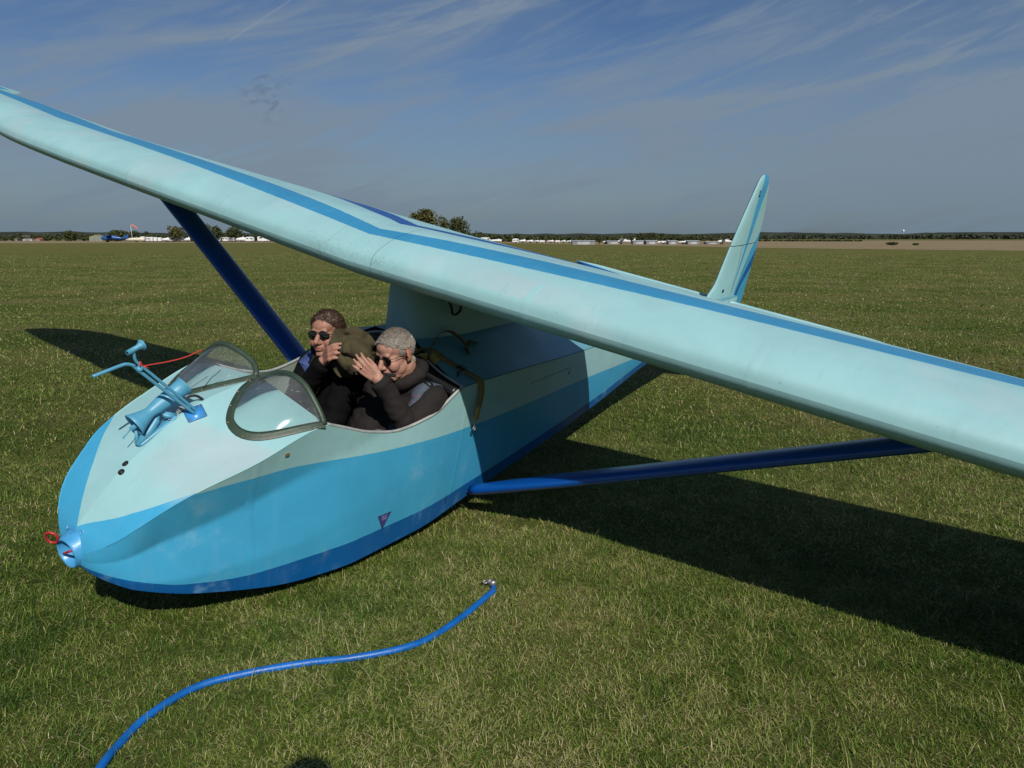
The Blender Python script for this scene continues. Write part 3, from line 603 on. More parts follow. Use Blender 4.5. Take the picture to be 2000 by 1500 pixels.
# ---- cockpit: lining, bulkheads, rim, padding
mb = MB(); CX = [q for q in FX if -1.941 <= q <= -.999]
for sg in (1, -1):
    rows = []
    for x in CX:
        tm = (F(RIM, x)-F(BZ, x))/(F(CZ, x)-F(BZ, x)); rows.append([side(x, tm*j/8, sg)+Vector((0, -sg*.022, 0)) for j in range(9)])
    mb.grid(rows, flip=sg < 0)
part('cockpit_lining', mb.mesh('cockpit_lining', M_inner), glider)
mb = MB()
mb.grid([[(x, y, F(BZ, x)+.03) for y in (-.43, .43)] for x in (-1.03, -1.94)]); part('cockpit_floor', mb.mesh('cockpit_floor', M_void, False), glider)
mb = MB(); mb.grid([[(-1.03, -.40, .12), (-1.03, .40, .12)], [(-1.03, -.40, .87), (-1.03, .40, .87)], [(-1.02, -.2, .93), (-1.02, .2, .93)]]); part('instrument_panel', mb.mesh('instrument_panel', M_void, False), glider)
mb = MB()
for sg in (1, -1):
    mb.box((-1.50, sg*.25, .17), (.46, .44, .10), bev=.03); mb.box((-1.86, sg*.25, .50), (.08, .44, .62), Matrix.Rotation(math.radians(-14), 3, 'Y'), bev=.03)
part('seat', mb.mesh('seat', M_void, False), glider)
mb = MB(); mb.grid([[(-1.945, sg*y, z) for sg, y in ((-1, .52), (-1, .3), (1, .3), (1, .52))] for z in (.15, .90)], flip=True)
mb.grid([[(-1.95, y, .90) for y in (-.53, -.346, -.205, 0, .205, .346, .53)], [(-1.95, y, z) for y, z in ((-.53, .905), (-.346, .943), (-.205, 1.0), (0, 1.045), (.205, 1.0), (.346, .943), (.53, .905))]], flip=True)
part('rear_bulkhead', mb.mesh('rear_bulkhead', M_black, False), glider)
rim = []
for sg in (1, -1):
    q = [side(x, (F(RIM, x)-F(BZ, x))/(F(CZ, x)-F(BZ, x)), sg)+Vector((0, -sg*.010, .004)) for x in CX]
    mb = MB(); mb.tube(q, .0085, 8); part('cockpit_rim', mb.mesh('cockpit_rim', M_trim), glider)
arc = [(-1.93, y, z) for y, z in ((.545, .907), (.45, .922), (.346, .945), (.205, 1.005), (.125, 1.035), (0, 1.05), (-.125, 1.035), (-.205, 1.005), (-.346, .945), (-.45, .922), (-.545, .907))]
mb = MB(); mb.tube(spl(arc, 5), .0085, 8); part('rear_hoop', mb.mesh('rear_hoop', M_trim), glider)
mb = MB(); mb.tube(spl([(x+.035, y*.97, z-.035) for x, y, z in arc], 5), .034, 12); part('headrest_padding', mb.mesh('headrest_padding', M_black), glider)
# ---- windscreens
fl = [(-.985, .012, .979), (-.888, .042, .954), (-.803, .095, .926), (-.735, .152, .897), (-.700, .205, .877), (-.696, .274, .859), (-.73, .337, .853), (-.798, .391, .86), (-.896, .445, .879), (-.990, .485, .902)]
ar = [(-.985, .012, .981), (-1.015, .06, 1.010), (-1.02, .12, 1.035), (-1.005, .20, 1.060), (-.995, .27, 1.066), (-.993, .34, 1.046), (-.990, .405, .998), (-.990, .455, .948), (-.990, .485, .904)]
def resample(p, n):
    p = [Vector(q) for q in p]; s = [0]
    for a, b in zip(p, p[1:]): s.append(s[-1]+(b-a).length)
    return [Vector([np.interp(s[-1]*i/(n-1), s, [q[k] for q in p]) for k in range(3)]) for i in range(n)]
for sg in (1, -1):
    A = resample(spl(ar, 8), 33); B = resample(spl(fl, 8), 33)
    for q in B: q.z = deck(q.x, q.y)+.004
    S = lambda v: Vector((v.x, sg*v.y, v.z))
    o = empty('windscreen', Matrix()); o.parent = glider; ROOT[o.name] = G0
    o.name = 'windscreen'; rows = []
    for k in range(9):
        t = k/8; rows.append([S(b.lerp(a, t)+Vector((.0, 0, .022*math.sin(PI*t)*math.sin(PI*i/32)))) for i, (a, b) in enumerate(zip(A, B))])
    mb = MB(); mb.grid(rows, flip=sg < 0); part('pane', mb.mesh('pane', M_perspex), o)
    mb = MB(); mb.tube([S(a) for a in A], .0150, 10, flat=1.0); part('arch_frame', mb.mesh('arch_frame', M_green), o)
    mb = MB(); c = Vector((-.9, .25, .9)); rows = []
    for i, b in enumerate(B):
        n = (b-B[max(0, i-1)] if i else B[1]-b); n = (B[min(32, i+1)]-B[max(0, i-1)]); nn = Vector((n.y, -n.x, 0)).normalized()
        if nn.dot(Vector((b.x-c.x, b.y-c.y, 0))) < 0: nn = -nn
        r = []
        for d_, h in ((-.012, .003), (-.010, .016), (.003, .014), (.008, .006), (.022, .0055), (.023, .001)):
            p = b+nn*d_; p.z = deck(p.x, p.y)+h; r.append(S(p))
        rows.append(r)
    mb.grid(rows, flip=sg > 0); part('flange', mb.mesh('flange', M_green), o)
    mb = MB()
    for i in range(2, 32, 4):
        b = B[i]; n = (B[i+1]-B[i-1]); nn = Vector((n.y, -n.x, 0)).normalized()
        if nn.dot(Vector((b.x-c.x, b.y-c.y, 0))) < 0: nn = -nn
        p = b+nn*.015; p.z = deck(p.x, p.y)+.005; mb.lathe([(0, .0045), (.003, .004), (.0035, .0005)], S(p), (0, 0, 1), 8)
    part('screw', mb.mesh('screw', M_copper), o)['kind'] = 'stuff'
mb = MB(); mb.tube([(-.76, -.12, deck(-.76, .12)+.0), (-.80, -.10, deck(-.8, .1)+.05), (-.84, -.085, deck(-.84, .085)+.075)], .0018, 6); part('wire', mb.mesh('wire', M_dark), glider)
# two bolts on the ridge, and the small vent plate on the chine
for p in ((-.296, .012), (-.325, -.008)):
    z = deck(p[0], p[1]); mb = MB(); nrm = Vector((.62, .2*np.sign(p[1]), 1)).normalized(); mb.lathe([(-.002, .0145), (.003, .0145), (.004, .009), (.001, .008), (.006, .006), (.007, .0005)], (p[0], p[1], z), nrm, 16); part('bolt', mb.mesh('bolt', M_dark), glider)
mb = MB(); q = side(-.80, .93, 1); mb.box(q+Vector((0, .004, 0)), (.022, .004, .012)); part('vent_plate', mb.mesh('vent_plate', M_copper, False), glider)
# ---- venturi, pitot and static tubes on the nose deck
up = Vector((.45, 0, 1)).normalized()
a0 = Vector((-.392, -.055, .862)); a1 = Vector((-.632, -.055, .995)); ax = (a1-a0).normalized(); Lv = (a1-a0).length
ven = empty('venturi', Matrix()); ven.parent = glider; ROOT[ven.name] = G0
mb = MB(); pr = [(0, .052), (.004, .0545), (.02, .046), (.05, .0345), (.08, .0265), (.095, .0262), (.115, .0305), (.15, .0345), (.22, .0375), (Lv-.006, .041), (Lv-.003, .0455), (Lv, .046), (Lv, .041), (Lv-.02, .036), (.10, .023), (.05, .030), (.01, .044), (0, .052)]
mb.lathe(pr, a0, ax, 32); part('horn', mb.mesh('horn', M_pblue), ven)
mb = MB(); mb.lathe([(-.012, .001), (-.012, .011), (.05, .011), (.05, .001)], a0+Vector((.003, 0, -.012)), ax, 12); mb.tube([a0+Vector((.01, 0, -.012)), a0+Vector((.055, .01, -.045))], .003, 8); part('nozzle', mb.mesh('nozzle', M_pblue), ven)
mb = MB()
def dz(x, y, h=0): return Vector((x, y, deck(x, y)+h))
mb.grid([[dz(-.415, -.075, .004), dz(-.56, -.055, .004)], [dz(-.415, -.075, .012), dz(-.56, -.055, .012)], [dz(-.405, -.02, .012), dz(-.555, .005, .012)], [dz(-.405, -.02, .003), dz(-.555, .005, .003)]])
mb.tube([dz(-.40, -.045, .008), dz(-.455, -.045, .02), dz(-.49, -.05, .035), Vector((-.50, -.055, .875)), Vector((-.505, -.055, .90))], [.018, .020, .018, .012, .012], 12)
mb.tube([dz(-.402, -.045, .008), Vector((-.398, -.05, .835))], [.009, .006], 8); mb.box(dz(-.545, -.03, .018), (.07, .035, .03), Matrix.Rotation(math.radians(-20), 3, 'Y'), bev=.008)
part('bracket', mb.mesh('bracket', M_pblue), ven)
for p in ((-.44, -.025), (-.53, -.01)):
    mb = MB(); mb.lathe([(0, .006), (.005, .005), (.006, .0005)], dz(p[0], p[1], .012), up, 8); part('screw', mb.mesh('screw', M_steel), ven)
mb = MB(); mb.lathe([(0, .013), (.04, .013), (.042, .004)], dz(-.575, -.02, .02), Vector((-1, .0, .35)), 12); part('hose_stub', mb.mesh('hose_stub', M_greyl), ven)
mb = MB(); mb.tube(spl([dz(-.60, -.02, .03), dz(-.63, -.03, .045), dz(-.665, -.02, .035), dz(-.69, .0, .004)], 6), .006, 8); part('rubber_hose', mb.mesh('rubber_hose', M_dark), ven)
pit = empty('pitot_mast', Matrix()); pit.parent = glider; ROOT[pit.name] = G0
mb = MB(); bx = dz(-.622, .042, .003); ry = Matrix(((1, 0, 0), (0, 1, 0), (0, 0, 1)))
nz_ = Vector((-(deck(-.60, .042)-deck(-.64, .042))/.04, -(deck(-.62, .07)-deck(-.62, .015))/.055, 1)).normalized(); xa_ = Vector((1, -.25, 0)); xa_ = (xa_-nz_*xa_.dot(nz_)).normalized(); ry = Matrix((xa_, nz_.cross(xa_), nz_)).transposed()
mb.box(bx, (.085, .085, .006), ry, bev=.003); part('base_plate', mb.mesh('base_plate', M_plate), pit)
for sx in (-1, 1):
    for sy in (-1, 1):
        mb = MB(); mb.lathe([(0, .006), (.005, .005), (.006, .0005)], bx+ry@Vector((sx*.031, sy*.031, .002)), ry@Vector((0, 0, 1)), 8); part('screw', mb.mesh('screw', M_steel), pit)
R1 = [(-.628, .048, .885), (-.39, .0, 1.135), (-.372, -.002, 1.158), (-.345, -.005, 1.170), (-.315, -.006, 1.168), (-.205, -.008, 1.143)]
mb = MB(); mb.tube(spl(R1, 8), .0072, 10); part('pitot_tube', mb.mesh('pitot_tube', M_pblue), pit)
R2 = [(-.645, .038, .890), (-.415, -.005, 1.140), (-.385, -.01, 1.175), (-.378, -.01, 1.20), (-.374, -.01, 1.222)]
mb = MB(); mb.tube(spl(R2, 8), .0068, 10); part('static_tube', mb.mesh('static_tube', M_pblue), pit)
mb = MB(); h0 = Vector((-.345, -.005, 1.218)); hx = (Vector((-.415, -.018, 1.238))-h0).normalized(); mb.lathe([(.002, .008), (0, .011), (.055, .011), (.060, .014), (.072, .016), (.074, .024), (.078, .024), (.079, .010)], h0, hx, 16); part('static_head', mb.mesh('static_head', M_pblue), pit)
mb = MB(); mb.tube([(-.398, -.012, 1.130), (-.392, .008, 1.148)], .013, 8); part('clamp', mb.mesh('clamp', M_pblue), pit)
mb = MB(); mb.tube(spl([(-.388, .012, 1.158), (-.398, .0, 1.172), (-.41, .0, 1.152), (-.46, -.02, 1.142), (-.56, -.05, 1.128), (-.66, -.08, 1.122), (-.76, -.115, 1.128)], 8), .0030, 7); mb.tube([(-.41, .0, 1.152), (-.43, .005, 1.138)], .003, 6); part('yaw_string', mb.mesh('yaw_string', M_redcord), pit)
# ---- nose release cap
cap = empty('nose_cap', Matrix()); cap.parent = glider; ROOT[cap.name] = G0
mb = MB(); cx = Vector((1, .10, -.10)).normalized(); co = Vector((-.138, .0, .392))
mb.lathe([(.0, .104), (.030, .090), (.045, .081), (.070, .073), (.082, .068), (.085, .064), (.078, .060), (.045, .056), (.035, .03), (.034, .001)], co, cx, 28); part('cup', mb.mesh('cup', M_noseb), cap)
mb = MB()
u = cx.orthogonal().normalized(); w_ = cx.cross(u)
def lug(a, r):
    p = co+cx*.026+(u*math.cos(a)+w_*math.sin(a))*r; mb.lathe([(-.012, .015), (.001, .014), (.004, .010), (.004, .007), (.001, .006), (.002, .0005)], p, cx+(u*math.cos(a)+w_*math.sin(a))*.5, 12)
part('collar', MB().lathe([(.018, .100), (.03, .096), (.034, .090)], co, cx, 28).mesh('collar', M_noseb), cap)
for k in range(5):
    mb = MB(); lug(2*PI*k/5+.4, .100); part('lug', mb.mesh('lug', M_noseb), cap)
mb = MB(); mb.tube(spl([co+cx*.083+u*.050-w_*.004, co+cx*.074-u*.046+w_*.012], 4), .0058, 8); part('release_bar', mb.mesh('release_bar', M_red), cap)
mb = MB(); rc = b2w((.0, 0, 0)); ringc = Vector((-.028, -.050, .446)); e1 = Vector((.46, -.62, .10)).normalized(); e2 = Vector((.25, .05, .9)); e2 = (e2-e1*e2.dot(e1)).normalized()
mb.tube([ringc+e1*.025*math.cos(a)+e2*.030*math.sin(a) for a in [2*PI*i/28 for i in range(29)]], .0048, 8, cap=False); part('release_ring', mb.mesh('release_ring', M_red), cap)
mb = MB(); mb.lathe([(0, .022), (.002, .020), (.003, .0005)], co+cx*.036-u*.012+w_*.026, cx, 9); mb.box(co+cx*.06-u*.03+w_*.060, (.03, .014, .018), bev=.004); part('rust_patch', mb.mesh('rust_patch', M_rust), cap)
# ---- wheel and skid under the belly
wh = empty('main_wheel', Matrix()); wh.parent = glider; ROOT[wh.name] = G0
mb = MB(); mb.lathe([(-.07, .10), (-.075, .17), (-.05, .198), (0, .205), (.05, .198), (.075, .17), (.07, .10)], (-2.02, 0, .055), (0, 1, 0), 28); part('tyre', mb.mesh('tyre', M_tyre), wh)
mb = MB(); mb.lathe([(-.06, .01), (-.06, .105), (.06, .105), (.06, .01)], (-2.02, 0, .055), (0, 1, 0), 20); part('hub', mb.mesh('hub', M_steel), wh)
mb = MB(); mb.tube([(-.26, 0, .20), (-.40, 0, .07), (-.62, 0, -.02), (-.95, 0, -.055), (-1.4, 0, -.060), (-1.74, 0, -.02)], [.03, .034, .036, .036, .036, .03], 8, flat=.55, up=(0, 0, 1)); part('skid', mb.mesh('skid', M_wood), glider)
# ---- wing
LE0, ZLE, DIH = -1.511, 1.525, 0.018
LEX = tab({0: -1.511, 3.0: -1.551, 3.8: -1.585, 4.75: -1.69, 6.75: -1.88, 8.6: -2.07, 9.1: -2.14, 9.25: -2.22}); TEX = tab({0: -3.15, 6.2: -3.13, 6.75: -3.11, 7.6: -3.05, 8.2: -2.95, 8.6: -2.82, 9.0: -2.58, 9.15: -2.45, 9.25: -2.26})
PU = [(0, 0), (.003, .030), (.012, .058), (.0354, .089), (.0884, .132), (.1445, .160), (.185, .173), (.241, .1765), (.317, .164), (.45, .136), (.6, .090), (.8, .016), (1, -.075)]
PL = [(0, 0), (.003, -.020), (.0134, -.045), (.047, -.074), (.094, -.098), (.2, -.118), (.4, -.118), (.7, -.112), (1, -.096)]
def sec_pts(lo, hi, nu=46):
    us = [(.5-.5*math.cos(PI*k/(nu-1)))**1.35 for k in range(nu)]; U = tab(dict(PU)); Lw = tab(dict(PL))
    up_ = [(c, float(np.interp(c, *U)) if c < .004 else F(U, c)) for c in us]; lo_ = [(c, F(Lw, c)) for c in us]
    def clip(p): return [q for q in p if lo-1e-6 <= q[0] <= hi+1e-6]
    a = clip(up_); b = clip(lo_)
    if hi < .999: a.append((hi, F(U, hi))); b.append((hi, F(Lw, hi)))
    if lo > .001: a.insert(0, (lo, F(U, lo))); b.insert(0, (lo, F(Lw, lo)))
    return a[::-1]+b[(0 if lo > .001 else 1):]
def wpt(c, z, y, sg, droop=0):
    le, te = F(LEX, y), F(TEX, y); ch = le-te; th = ch/1.64
    if y > 8.6: th *= max(.12, 1-((y-8.6)/.68)**2)
    zz = z*th*(1-.012*min(y, 4.5))-.0050*min(y, 4.5)*c*ch
    return Vector((le-c*ch, sg*y, ZLE+y*DIH+.025*max(0, y-4.2)+zz))
def wing_panel(name, y0, y1, sg, lo=0, hi=1.0, ny=40, smear=None, defl=0):
    sec = sec_pts(lo, hi); mb = MB(); rows = []; bl = []; nv = []; sm = []; fd = []
    for i in range(ny+1):
        y = y0+(y1-y0)*i/ny; r = []
        for c, z in sec:
            p = wpt(c, z, y, sg)
            if defl:
                h = wpt(lo, 0.03, y, sg); d_ = p-h; q = math.radians(defl); p = h+Vector((d_.x*math.cos(q)-d_.z*math.sin(q), d_.y, d_.x*math.sin(q)+d_.z*math.cos(q)))
            r.append(p); upper = z > F(tab(dict(PL)), min(1, c))+.02 and c > .01
            Y = abs(y); bl.append(min(c-(.0884+.050*Y), .136+.108*Y-c) if upper else -1); nv.append(min(c-(.231+.26*Y), (.318+.34*Y)-c) if upper else -1)
            fd.append(max(0, min(1, 1-abs(abs(y)-1.0)/.55, (.10-c)/.03)) if sg > 0 and upper else 0); sm.append(0 if smear is None else max(0, 1-abs(y-smear)/.16)*max(0, 1-abs(c-.004)/.035)*.8)
        rows.append(r)
    mb.grid(rows, flip=sg < 0, closev=True, blue=bl, navy=nv, smear=sm, fade=fd); k = len(sec)
    for r, fl_ in ((0, sg > 0), (ny, sg < 0)):
        o = list(range(k)); mb.add(rows[r], [tuple(o if not fl_ else o[::-1])], blue=[-1]*k, navy=[-1]*k)
    return mb.mesh(name, M_wing)
AY = 7.25
for sg in (1, -1):
    wg = part('wing', wing_panel('wing', .171, AY-.002, sg, ny=80, smear=.22), glider)
    part('outer_panel', wing_panel('outer_panel', AY, 9.25, sg, hi=.76, ny=36), wg)
    part('aileron', wing_panel('aileron', AY+.01, 9.1, sg, lo=.768, ny=30, defl=-11 if sg < 0 else 5), wg)
    mb = MB()                                         # fabric tapes standing proud over the ribs of the leading edge
    for y in (1.12, 2.15, 3.2):
        mb = MB(); rows = [[wpt(c, z, y+e, sg)+(Vector((.0006 if c < .04 else 0, 0, .0006 if z > 0 else -.0006)) if abs(e) < .02 else Vector((-.001, 0, -.0008 if z > 0 else .0008))) for c, z in sec_pts(0, .078)] for e in (-.034, -.014, .014, .034)]
        mb.grid(rows, flip=sg < 0); part('rib_tape', mb.mesh('rib_tape', M_mint), wg)
sec = sec_pts(0, 1); cs = MB()
rows = []; bl = []; nv = []; sm = []
for y in (-.1690, -.12, -.06, -.02, 0, .02, .06, .12, .1690):
    rows.append([wpt(c, z, abs(y), 1 if y >= 0 else -1) for c, z in sec])
    for c, z in sec:
        upper = z > F(tab(dict(PL)), min(1, c))+.02 and c > .01
        Y = abs(y); bl.append(min(c-(.0884+.050*Y), .136+.108*Y-c) if upper else -1); nv.append(min(c-(.231+.26*Y), (.318+.34*Y)-c) if upper else -1); sm.append(.35*max(0, 1-abs(c-.01)/.06))
cs.grid(rows, closev=True, blue=bl, navy=nv, smear=sm); part('centre_section', cs.mesh('centre_section', M_wing), glider)
mb = MB(); mb.grid([[wpt(c, z, .175, s)+Vector((-.012*(1 if c < .03 else 0), 0, -.012*(1 if z > 0 else -1))) for c, z in sec] for s in (-1, 1)], closev=True); part('joint_seal', mb.mesh('joint_seal', M_void), glider)
# ---- lift struts
for sg in (1, -1):
    a = Vector((-2.218, sg*.505, .135)); b = Vector((-2.20, sg*2.674, 1.31)); b = a+(b-a)*1.15; d = (b-a).normalized(); fx = Vector((1, 0, 0)); fx = (fx-d*fx.dot(d)).normalized(); fn = d.cross(fx); rows = []
    for k, (t, ch, th) in enumerate(((0, .040, .030), (.02, .045, .034), (.10, .065, .036), (.25, .088, .036), (.9, .095, .036), (1, .095, .036))):
        p = a.lerp(b, t); rows.append([p+fx*ch*math.cos(q)*(1 if math.cos(q) > 0 else 1.15)+fn*th*math.sin(q) for q in [2*PI*j/24 for j in range(24)]])
    st_ = MB(); st_.grid(rows, closev=True); k = 24; st_.f.append(tuple(range(k))[::-1]); st_.m.append(0); s_o = part('strut', st_.mesh('strut', M_strut), glider)
    mb = MB(); mb.box(a-d*.012, (.06, .035, .05), bev=.006); mb.tube([a-d*.02-fx*.04, a-d*.02+fx*.04], .012, 10); part('end_fitting', mb.mesh('end_fitting', M_dark), s_o)
# ---- tail
TH = .072
LEf = tab({.45: -6.95, .62: -6.98, .725: -7.09, .831: -7.225, 1.0: -7.31, 1.267: -7.44, 1.943: -7.835, 2.03: -7.90, 2.081: -7.99, 2.095: -8.10})
TEf = tab({.45: -8.20, .50: -8.386, .686: -8.402, 1.1: -8.45, 1.538: -8.426, 1.85: -8.345, 2.0: -8.27, 2.06: -8.21, 2.095: -8.11})
def fpt(u_, w): p = None; return p
def tailgrid(z0, z1, xl, xr, nz=30, nx=26):
    mb = MB(); 
    for sg in (1, -1):
        rows = []; b1 = []; b2 = []; nv = []
        for i in range(nz+1):
            z = z0+(z1-z0)*i/nz; a, b = xl(z), xr(z); r = []
            for j in range(nx+1):
                x = a+(b-a)*j/nx; fl_, ft = F(LEf, z), F(TEf, z); c = (fl_-x)/(fl_-ft+1e-6); th = TH*(1-.75*max(0, (z-1.95)/.145)**2)*(1-.35*(z-.5)/1.6)
                y = th*(2.6*math.sqrt(max(0, min(1, c)))*(1-c)**1.1*.55+.02*(1-c)); r.append(Vector((x, sg*max(y, .0015), z)))
                # paint: bands fan out of the foot of the rudder
                b1.append(min(F(S1L, z)-x, x-F(S1R, z))); b2.append(min(F(S2L, z)-x, 99)); nv.append(min(F(N1L, z)-x, x-F(N1R, z)))
            rows.append(r)
        mb.grid(rows, flip=sg > 0, blue=b1, blue2=b2, navy=nv)
    return mb.mesh('x', M_tail)
S1L = tab({.45: -7.80, .65: -7.80, 1.2: -7.89, 1.45: -7.92, 1.75: -7.94, 2.1: -8.045}); S1R = tab({.45: -7.81, .65: -7.82, 1.2: -7.98, 1.45: -8.06, 1.75: -8.15, 1.95: -8.26, 2.1: -8.30})
S2L = tab({.45: -7.90, .65: -7.93, 1.15: -8.16, 1.40: -8.43, 1.6: -8.60, 2.1: -9}); N1L = tab({.45: -7.96, .65: -7.99, 1.16: -8.43, 1.3: -8.60, 2.1: -9}); N1R = tab({.45: -8.05, .65: -8.09, .93: -8.40, 1.1: -8.6, 2.1: -9})
HX = -7.80
me = tailgrid(.48, 1.262, lambda z: F(LEf, z), lambda z: HX+.004); me.name = 'fin'; part('fin', me, glider)
me = tailgrid(.48, 1.262, lambda z: HX-.004, lambda z: F(TEf, z)); me2 = tailgrid(1.270, 2.094, lambda z: F(LEf, z), lambda z: F(TEf, z), 40)
v_ = [v.co.copy() for v in me.vertices]; n_ = len(v_); fs = [tuple(p.vertices) for p in me.polygons]+[tuple(i+n_ for i in p.vertices) for p in me2.polygons]
at = {k: [d.value for d in me.attributes[k].data]+[d.value for d in me2.attributes[k].data] for k in ('blue', 'blue2', 'navy')}
rud = part('rudder', newmesh('rudder', v_+[v.co.copy() for v in me2.vertices], fs, M_tail, True, at), glider)
mb = MB(); mb.box((-7.47, .035, .735), (.06, .012, .04), bev=.004); part('inspection_hole', mb.mesh('inspection_hole', M_dark), glider)
def tail_half(sg, x0f, x1f, y0, y1, n=22):
    mb = MB(); rows = []; nv = []
    for i in range(n+1):
        y = y0+(y1-y0)*i/n; a, b = x0f(y), x1f(y); r = []; tip = math.sqrt(max(.02, 1-((y-1.58)/.475)**2)) if y > 1.58 else 1
        for j in range(28):
            q = 2*PI*j/28; c = .5-.5*math.cos(q); th = .050*tip*(1.6*math.sqrt(c)*(1-c)+.05*(1-c)); p = Vector((a+(b-a)*c, sg*y, .606+(th if q < PI else -th))); r.append(p); nv.append(.20-c if q < PI*.999 else 1)
        rows.append(r)
    mb.grid(rows, flip=sg < 0, closev=True, navy=nv, blue=[-1]*len(nv), blue2=[-1]*len(nv)); k = 28
    mb.f += [tuple(range(k)), tuple(n*k+j for j in range(k))]; mb.m += [0, 0]
    return mb.mesh('tailplane', M_tail)
tl = lambda y: -6.95-.25*y-(.10*((y-1.68)/.36)**2 if y > 1.68 else 0); hinge_ = lambda y: min(-7.56 if y < 1.7 else -7.56+.05*((y-1.7)/.33)**2, tl(y)-.02)
el0 = lambda y: hinge_(y)-.005; el1 = lambda y: min(-7.90+.08*max(0, y-.4) if y < 1.45 else -7.816+.22*((y-1.45)/.55)**2, el0(y)-.02)
for sg in (1, -1):
    part('tailplane', tail_half(sg, tl, hinge_, .05, 2.03), glider)
    me = tail_half(sg, el0, el1, .12, 1.99); me.name = 'elevator'
    for k in range(len(me.attributes['navy'].data)): me.attributes['navy'].data[k].value = -1
    for v_e in me.vertices: v_e.co.z -= .26*max(0, el0(abs(v_e.co.y))-v_e.co.x)
    part('elevator', me, glider)
# ---- lettering
def text_mesh(txt, size, M, ext=.0006, font_shear=0):
    cu = bpy.data.curves.new('lettering', 'FONT'); cu.body = txt; cu.size = size; cu.extrude = ext; cu.align_x = 'CENTER'; cu.align_y = 'CENTER'; cu.space_line = .95; cu.shear = font_shear; cu.offset = size*.02
    o = bpy.data.objects.new('lettering', cu); COL.objects.link(o); bpy.context.view_layer.update(); me = bpy.data.meshes.new_from_object(o.evaluated_get(bpy.context.evaluated_depsgraph_get())); bpy.data.objects.remove(o); bpy.data.curves.remove(cu); me.transform(M); return me
def frame(o, xa, ya):
    xa = Vector(xa).normalized(); ya = Vector(ya); ya = (ya-xa*ya.dot(xa)).normalized(); za = xa.cross(ya); return Matrix(((xa.x, ya.x, za.x, o[0]), (xa.y, ya.y, za.y, o[1]), (xa.z, ya.z, za.z, o[2]), (0, 0, 0, 1)))
def sideP(x, z, sg=1):
    t = (z-F(BZ, x))/(F(CZ, x)-F(BZ, x)); return side(x, t, sg)
tri = [sideP(-1.371, .285), sideP(-1.462, .281), sideP(-1.412, .196)]; nn = (tri[1]-tri[0]).cross(tri[2]-tri[0]).normalized(); nn = nn if nn.y > 0 else -nn
mb = MB(); c = sum(tri, Vector())/3; mb.add([c+(p-c)*1.10+nn*.0022 for p in tri]+[p+nn*.003 for p in tri], [(0, 1, 2), (3, 4, 5)], 0); mb.m[-1] = 1
stk = part('weak_link_sticker', mb.mesh('weak_link_sticker', [mat('sticker_edge', (.01, .03, .10), .4), M_purple], False), glider)
me = text_mesh('BLUE\nLINK', .0175, frame(c+nn*.0035+Vector((0, 0, .010)), tri[1]-tri[0], Vector((0, 0, 1))), font_shear=.12); me.materials.append(M_letter); part('lettering', me, stk)
def finY(x, z): 
    fl_, ft = F(LEf, z), F(TEf, z); c = (fl_-x)/(fl_-ft); th = TH*(1-.35*(z-.5)/1.6); return th*(2.6*math.sqrt(c)*(1-c)**1.1*.55+.02*(1-c))
p = Vector((-7.945, 0, 1.868)); p.y = finY(p.x, p.z)+.004
me = text_mesh('S2\nRA', .047, frame(p, Vector((-1, -.02, .10)), Vector((0, 0, 1))), font_shear=.2); me.materials.append(M_black_ink); part('lettering', me, rud)
# ---- loose shoulder strap lying over the rear deck and hanging down the side
def ribbon(pts, w, across, th=.0016, n=8, m=0, mb=None):
    P = spl(pts, n); mb = mb or MB(); rows = []
    A = [Vector(a) for a in across] if isinstance(across[0], (tuple, Vector)) else None
    for i, p in enumerate(P):
        t = (P[min(i+1, len(P)-1)]-P[max(i-1, 0)]).normalized()
        if A: q = i/(len(P)-1)*(len(A)-1); k = min(int(q), len(A)-2); a = A[k].lerp(A[k+1], q-k)
        else: a = Vector(across)
        a = (a-t*a.dot(t)).normalized()*w/2; nrm = t.cross(a).normalized()*th
        rows.append([p-a+nrm, p+a+nrm, p+a-nrm, p-a-nrm])
    mb.grid(rows, m, closev=True); return mb
def rdk(x, y):
    cy, cz, sy, sz = F(CY, x), F(CZ, x), F(SY, x), F(SZ, x); t = max(0, min(1, (cy-abs(y))/(cy-sy))); return cz+(sz-cz)*t**DP(x)+.004
hs = empty('shoulder_strap', Matrix()); hs.parent = glider; ROOT[hs.name] = G0; hs['label'] = 'yellow webbing strap with a hook hanging over the port side'
pts = [(-1.86, .20, .985), (-1.95, .24, rdk(-1.95, .24)+.020), (-2.03, .33, rdk(-2.02, .34)+.010), (-2.07, .44, rdk(-2.07, .44)+.010), (-2.085, .535, F(CZ, -2.085)+.012), (-2.09, .560, .865), (-2.085, .566, .80), (-2.07, .570, .74)]
part('webbing', ribbon(pts, .044, [(1, 0, .3), (1, -.2, .0), (1, -.3, 0), (1, -.1, 0), (1, 0, 0)]).mesh('webbing', M_webB), hs)
mb = ribbon([(-1.80, .20, .965), (-1.86, .24, .985), (-1.92, .29, rdk(-1.94, .29)+.022), (-1.95, .33, rdk(-1.95, .33)+.012)], .045, (.6, -.5, 0)); part('webbing', mb.mesh('webbing', M_webA), hs)
mb = ribbon([(-2.072, .572, .76), (-2.062, .575, .715), (-2.055, .574, .685)], .040, (1, 0, 0), .0022); part('strap_end', mb.mesh('strap_end', M_webA), hs)
mb = MB(); mb.tube(spl([(-2.052, .574, .69), (-2.05, .577, .665), (-2.048, .575, .645), (-2.04, .575, .632), (-2.048, .577, .622), (-2.058, .577, .632), (-2.053, .575, .65)], 5), .0042, 8); part('snap_hook', mb.mesh('snap_hook', M_steel), hs)
mb = MB(); mb.box((-2.065, .43, rdk(-2.065, .43)+.018), (.055, .012, .016), bev=.004); mb.box((-2.06, .405, rdk(-2.06, .405)+.018), (.055, .012, .016), bev=.004); part('buckle', mb.mesh('buckle', M_dark), hs)
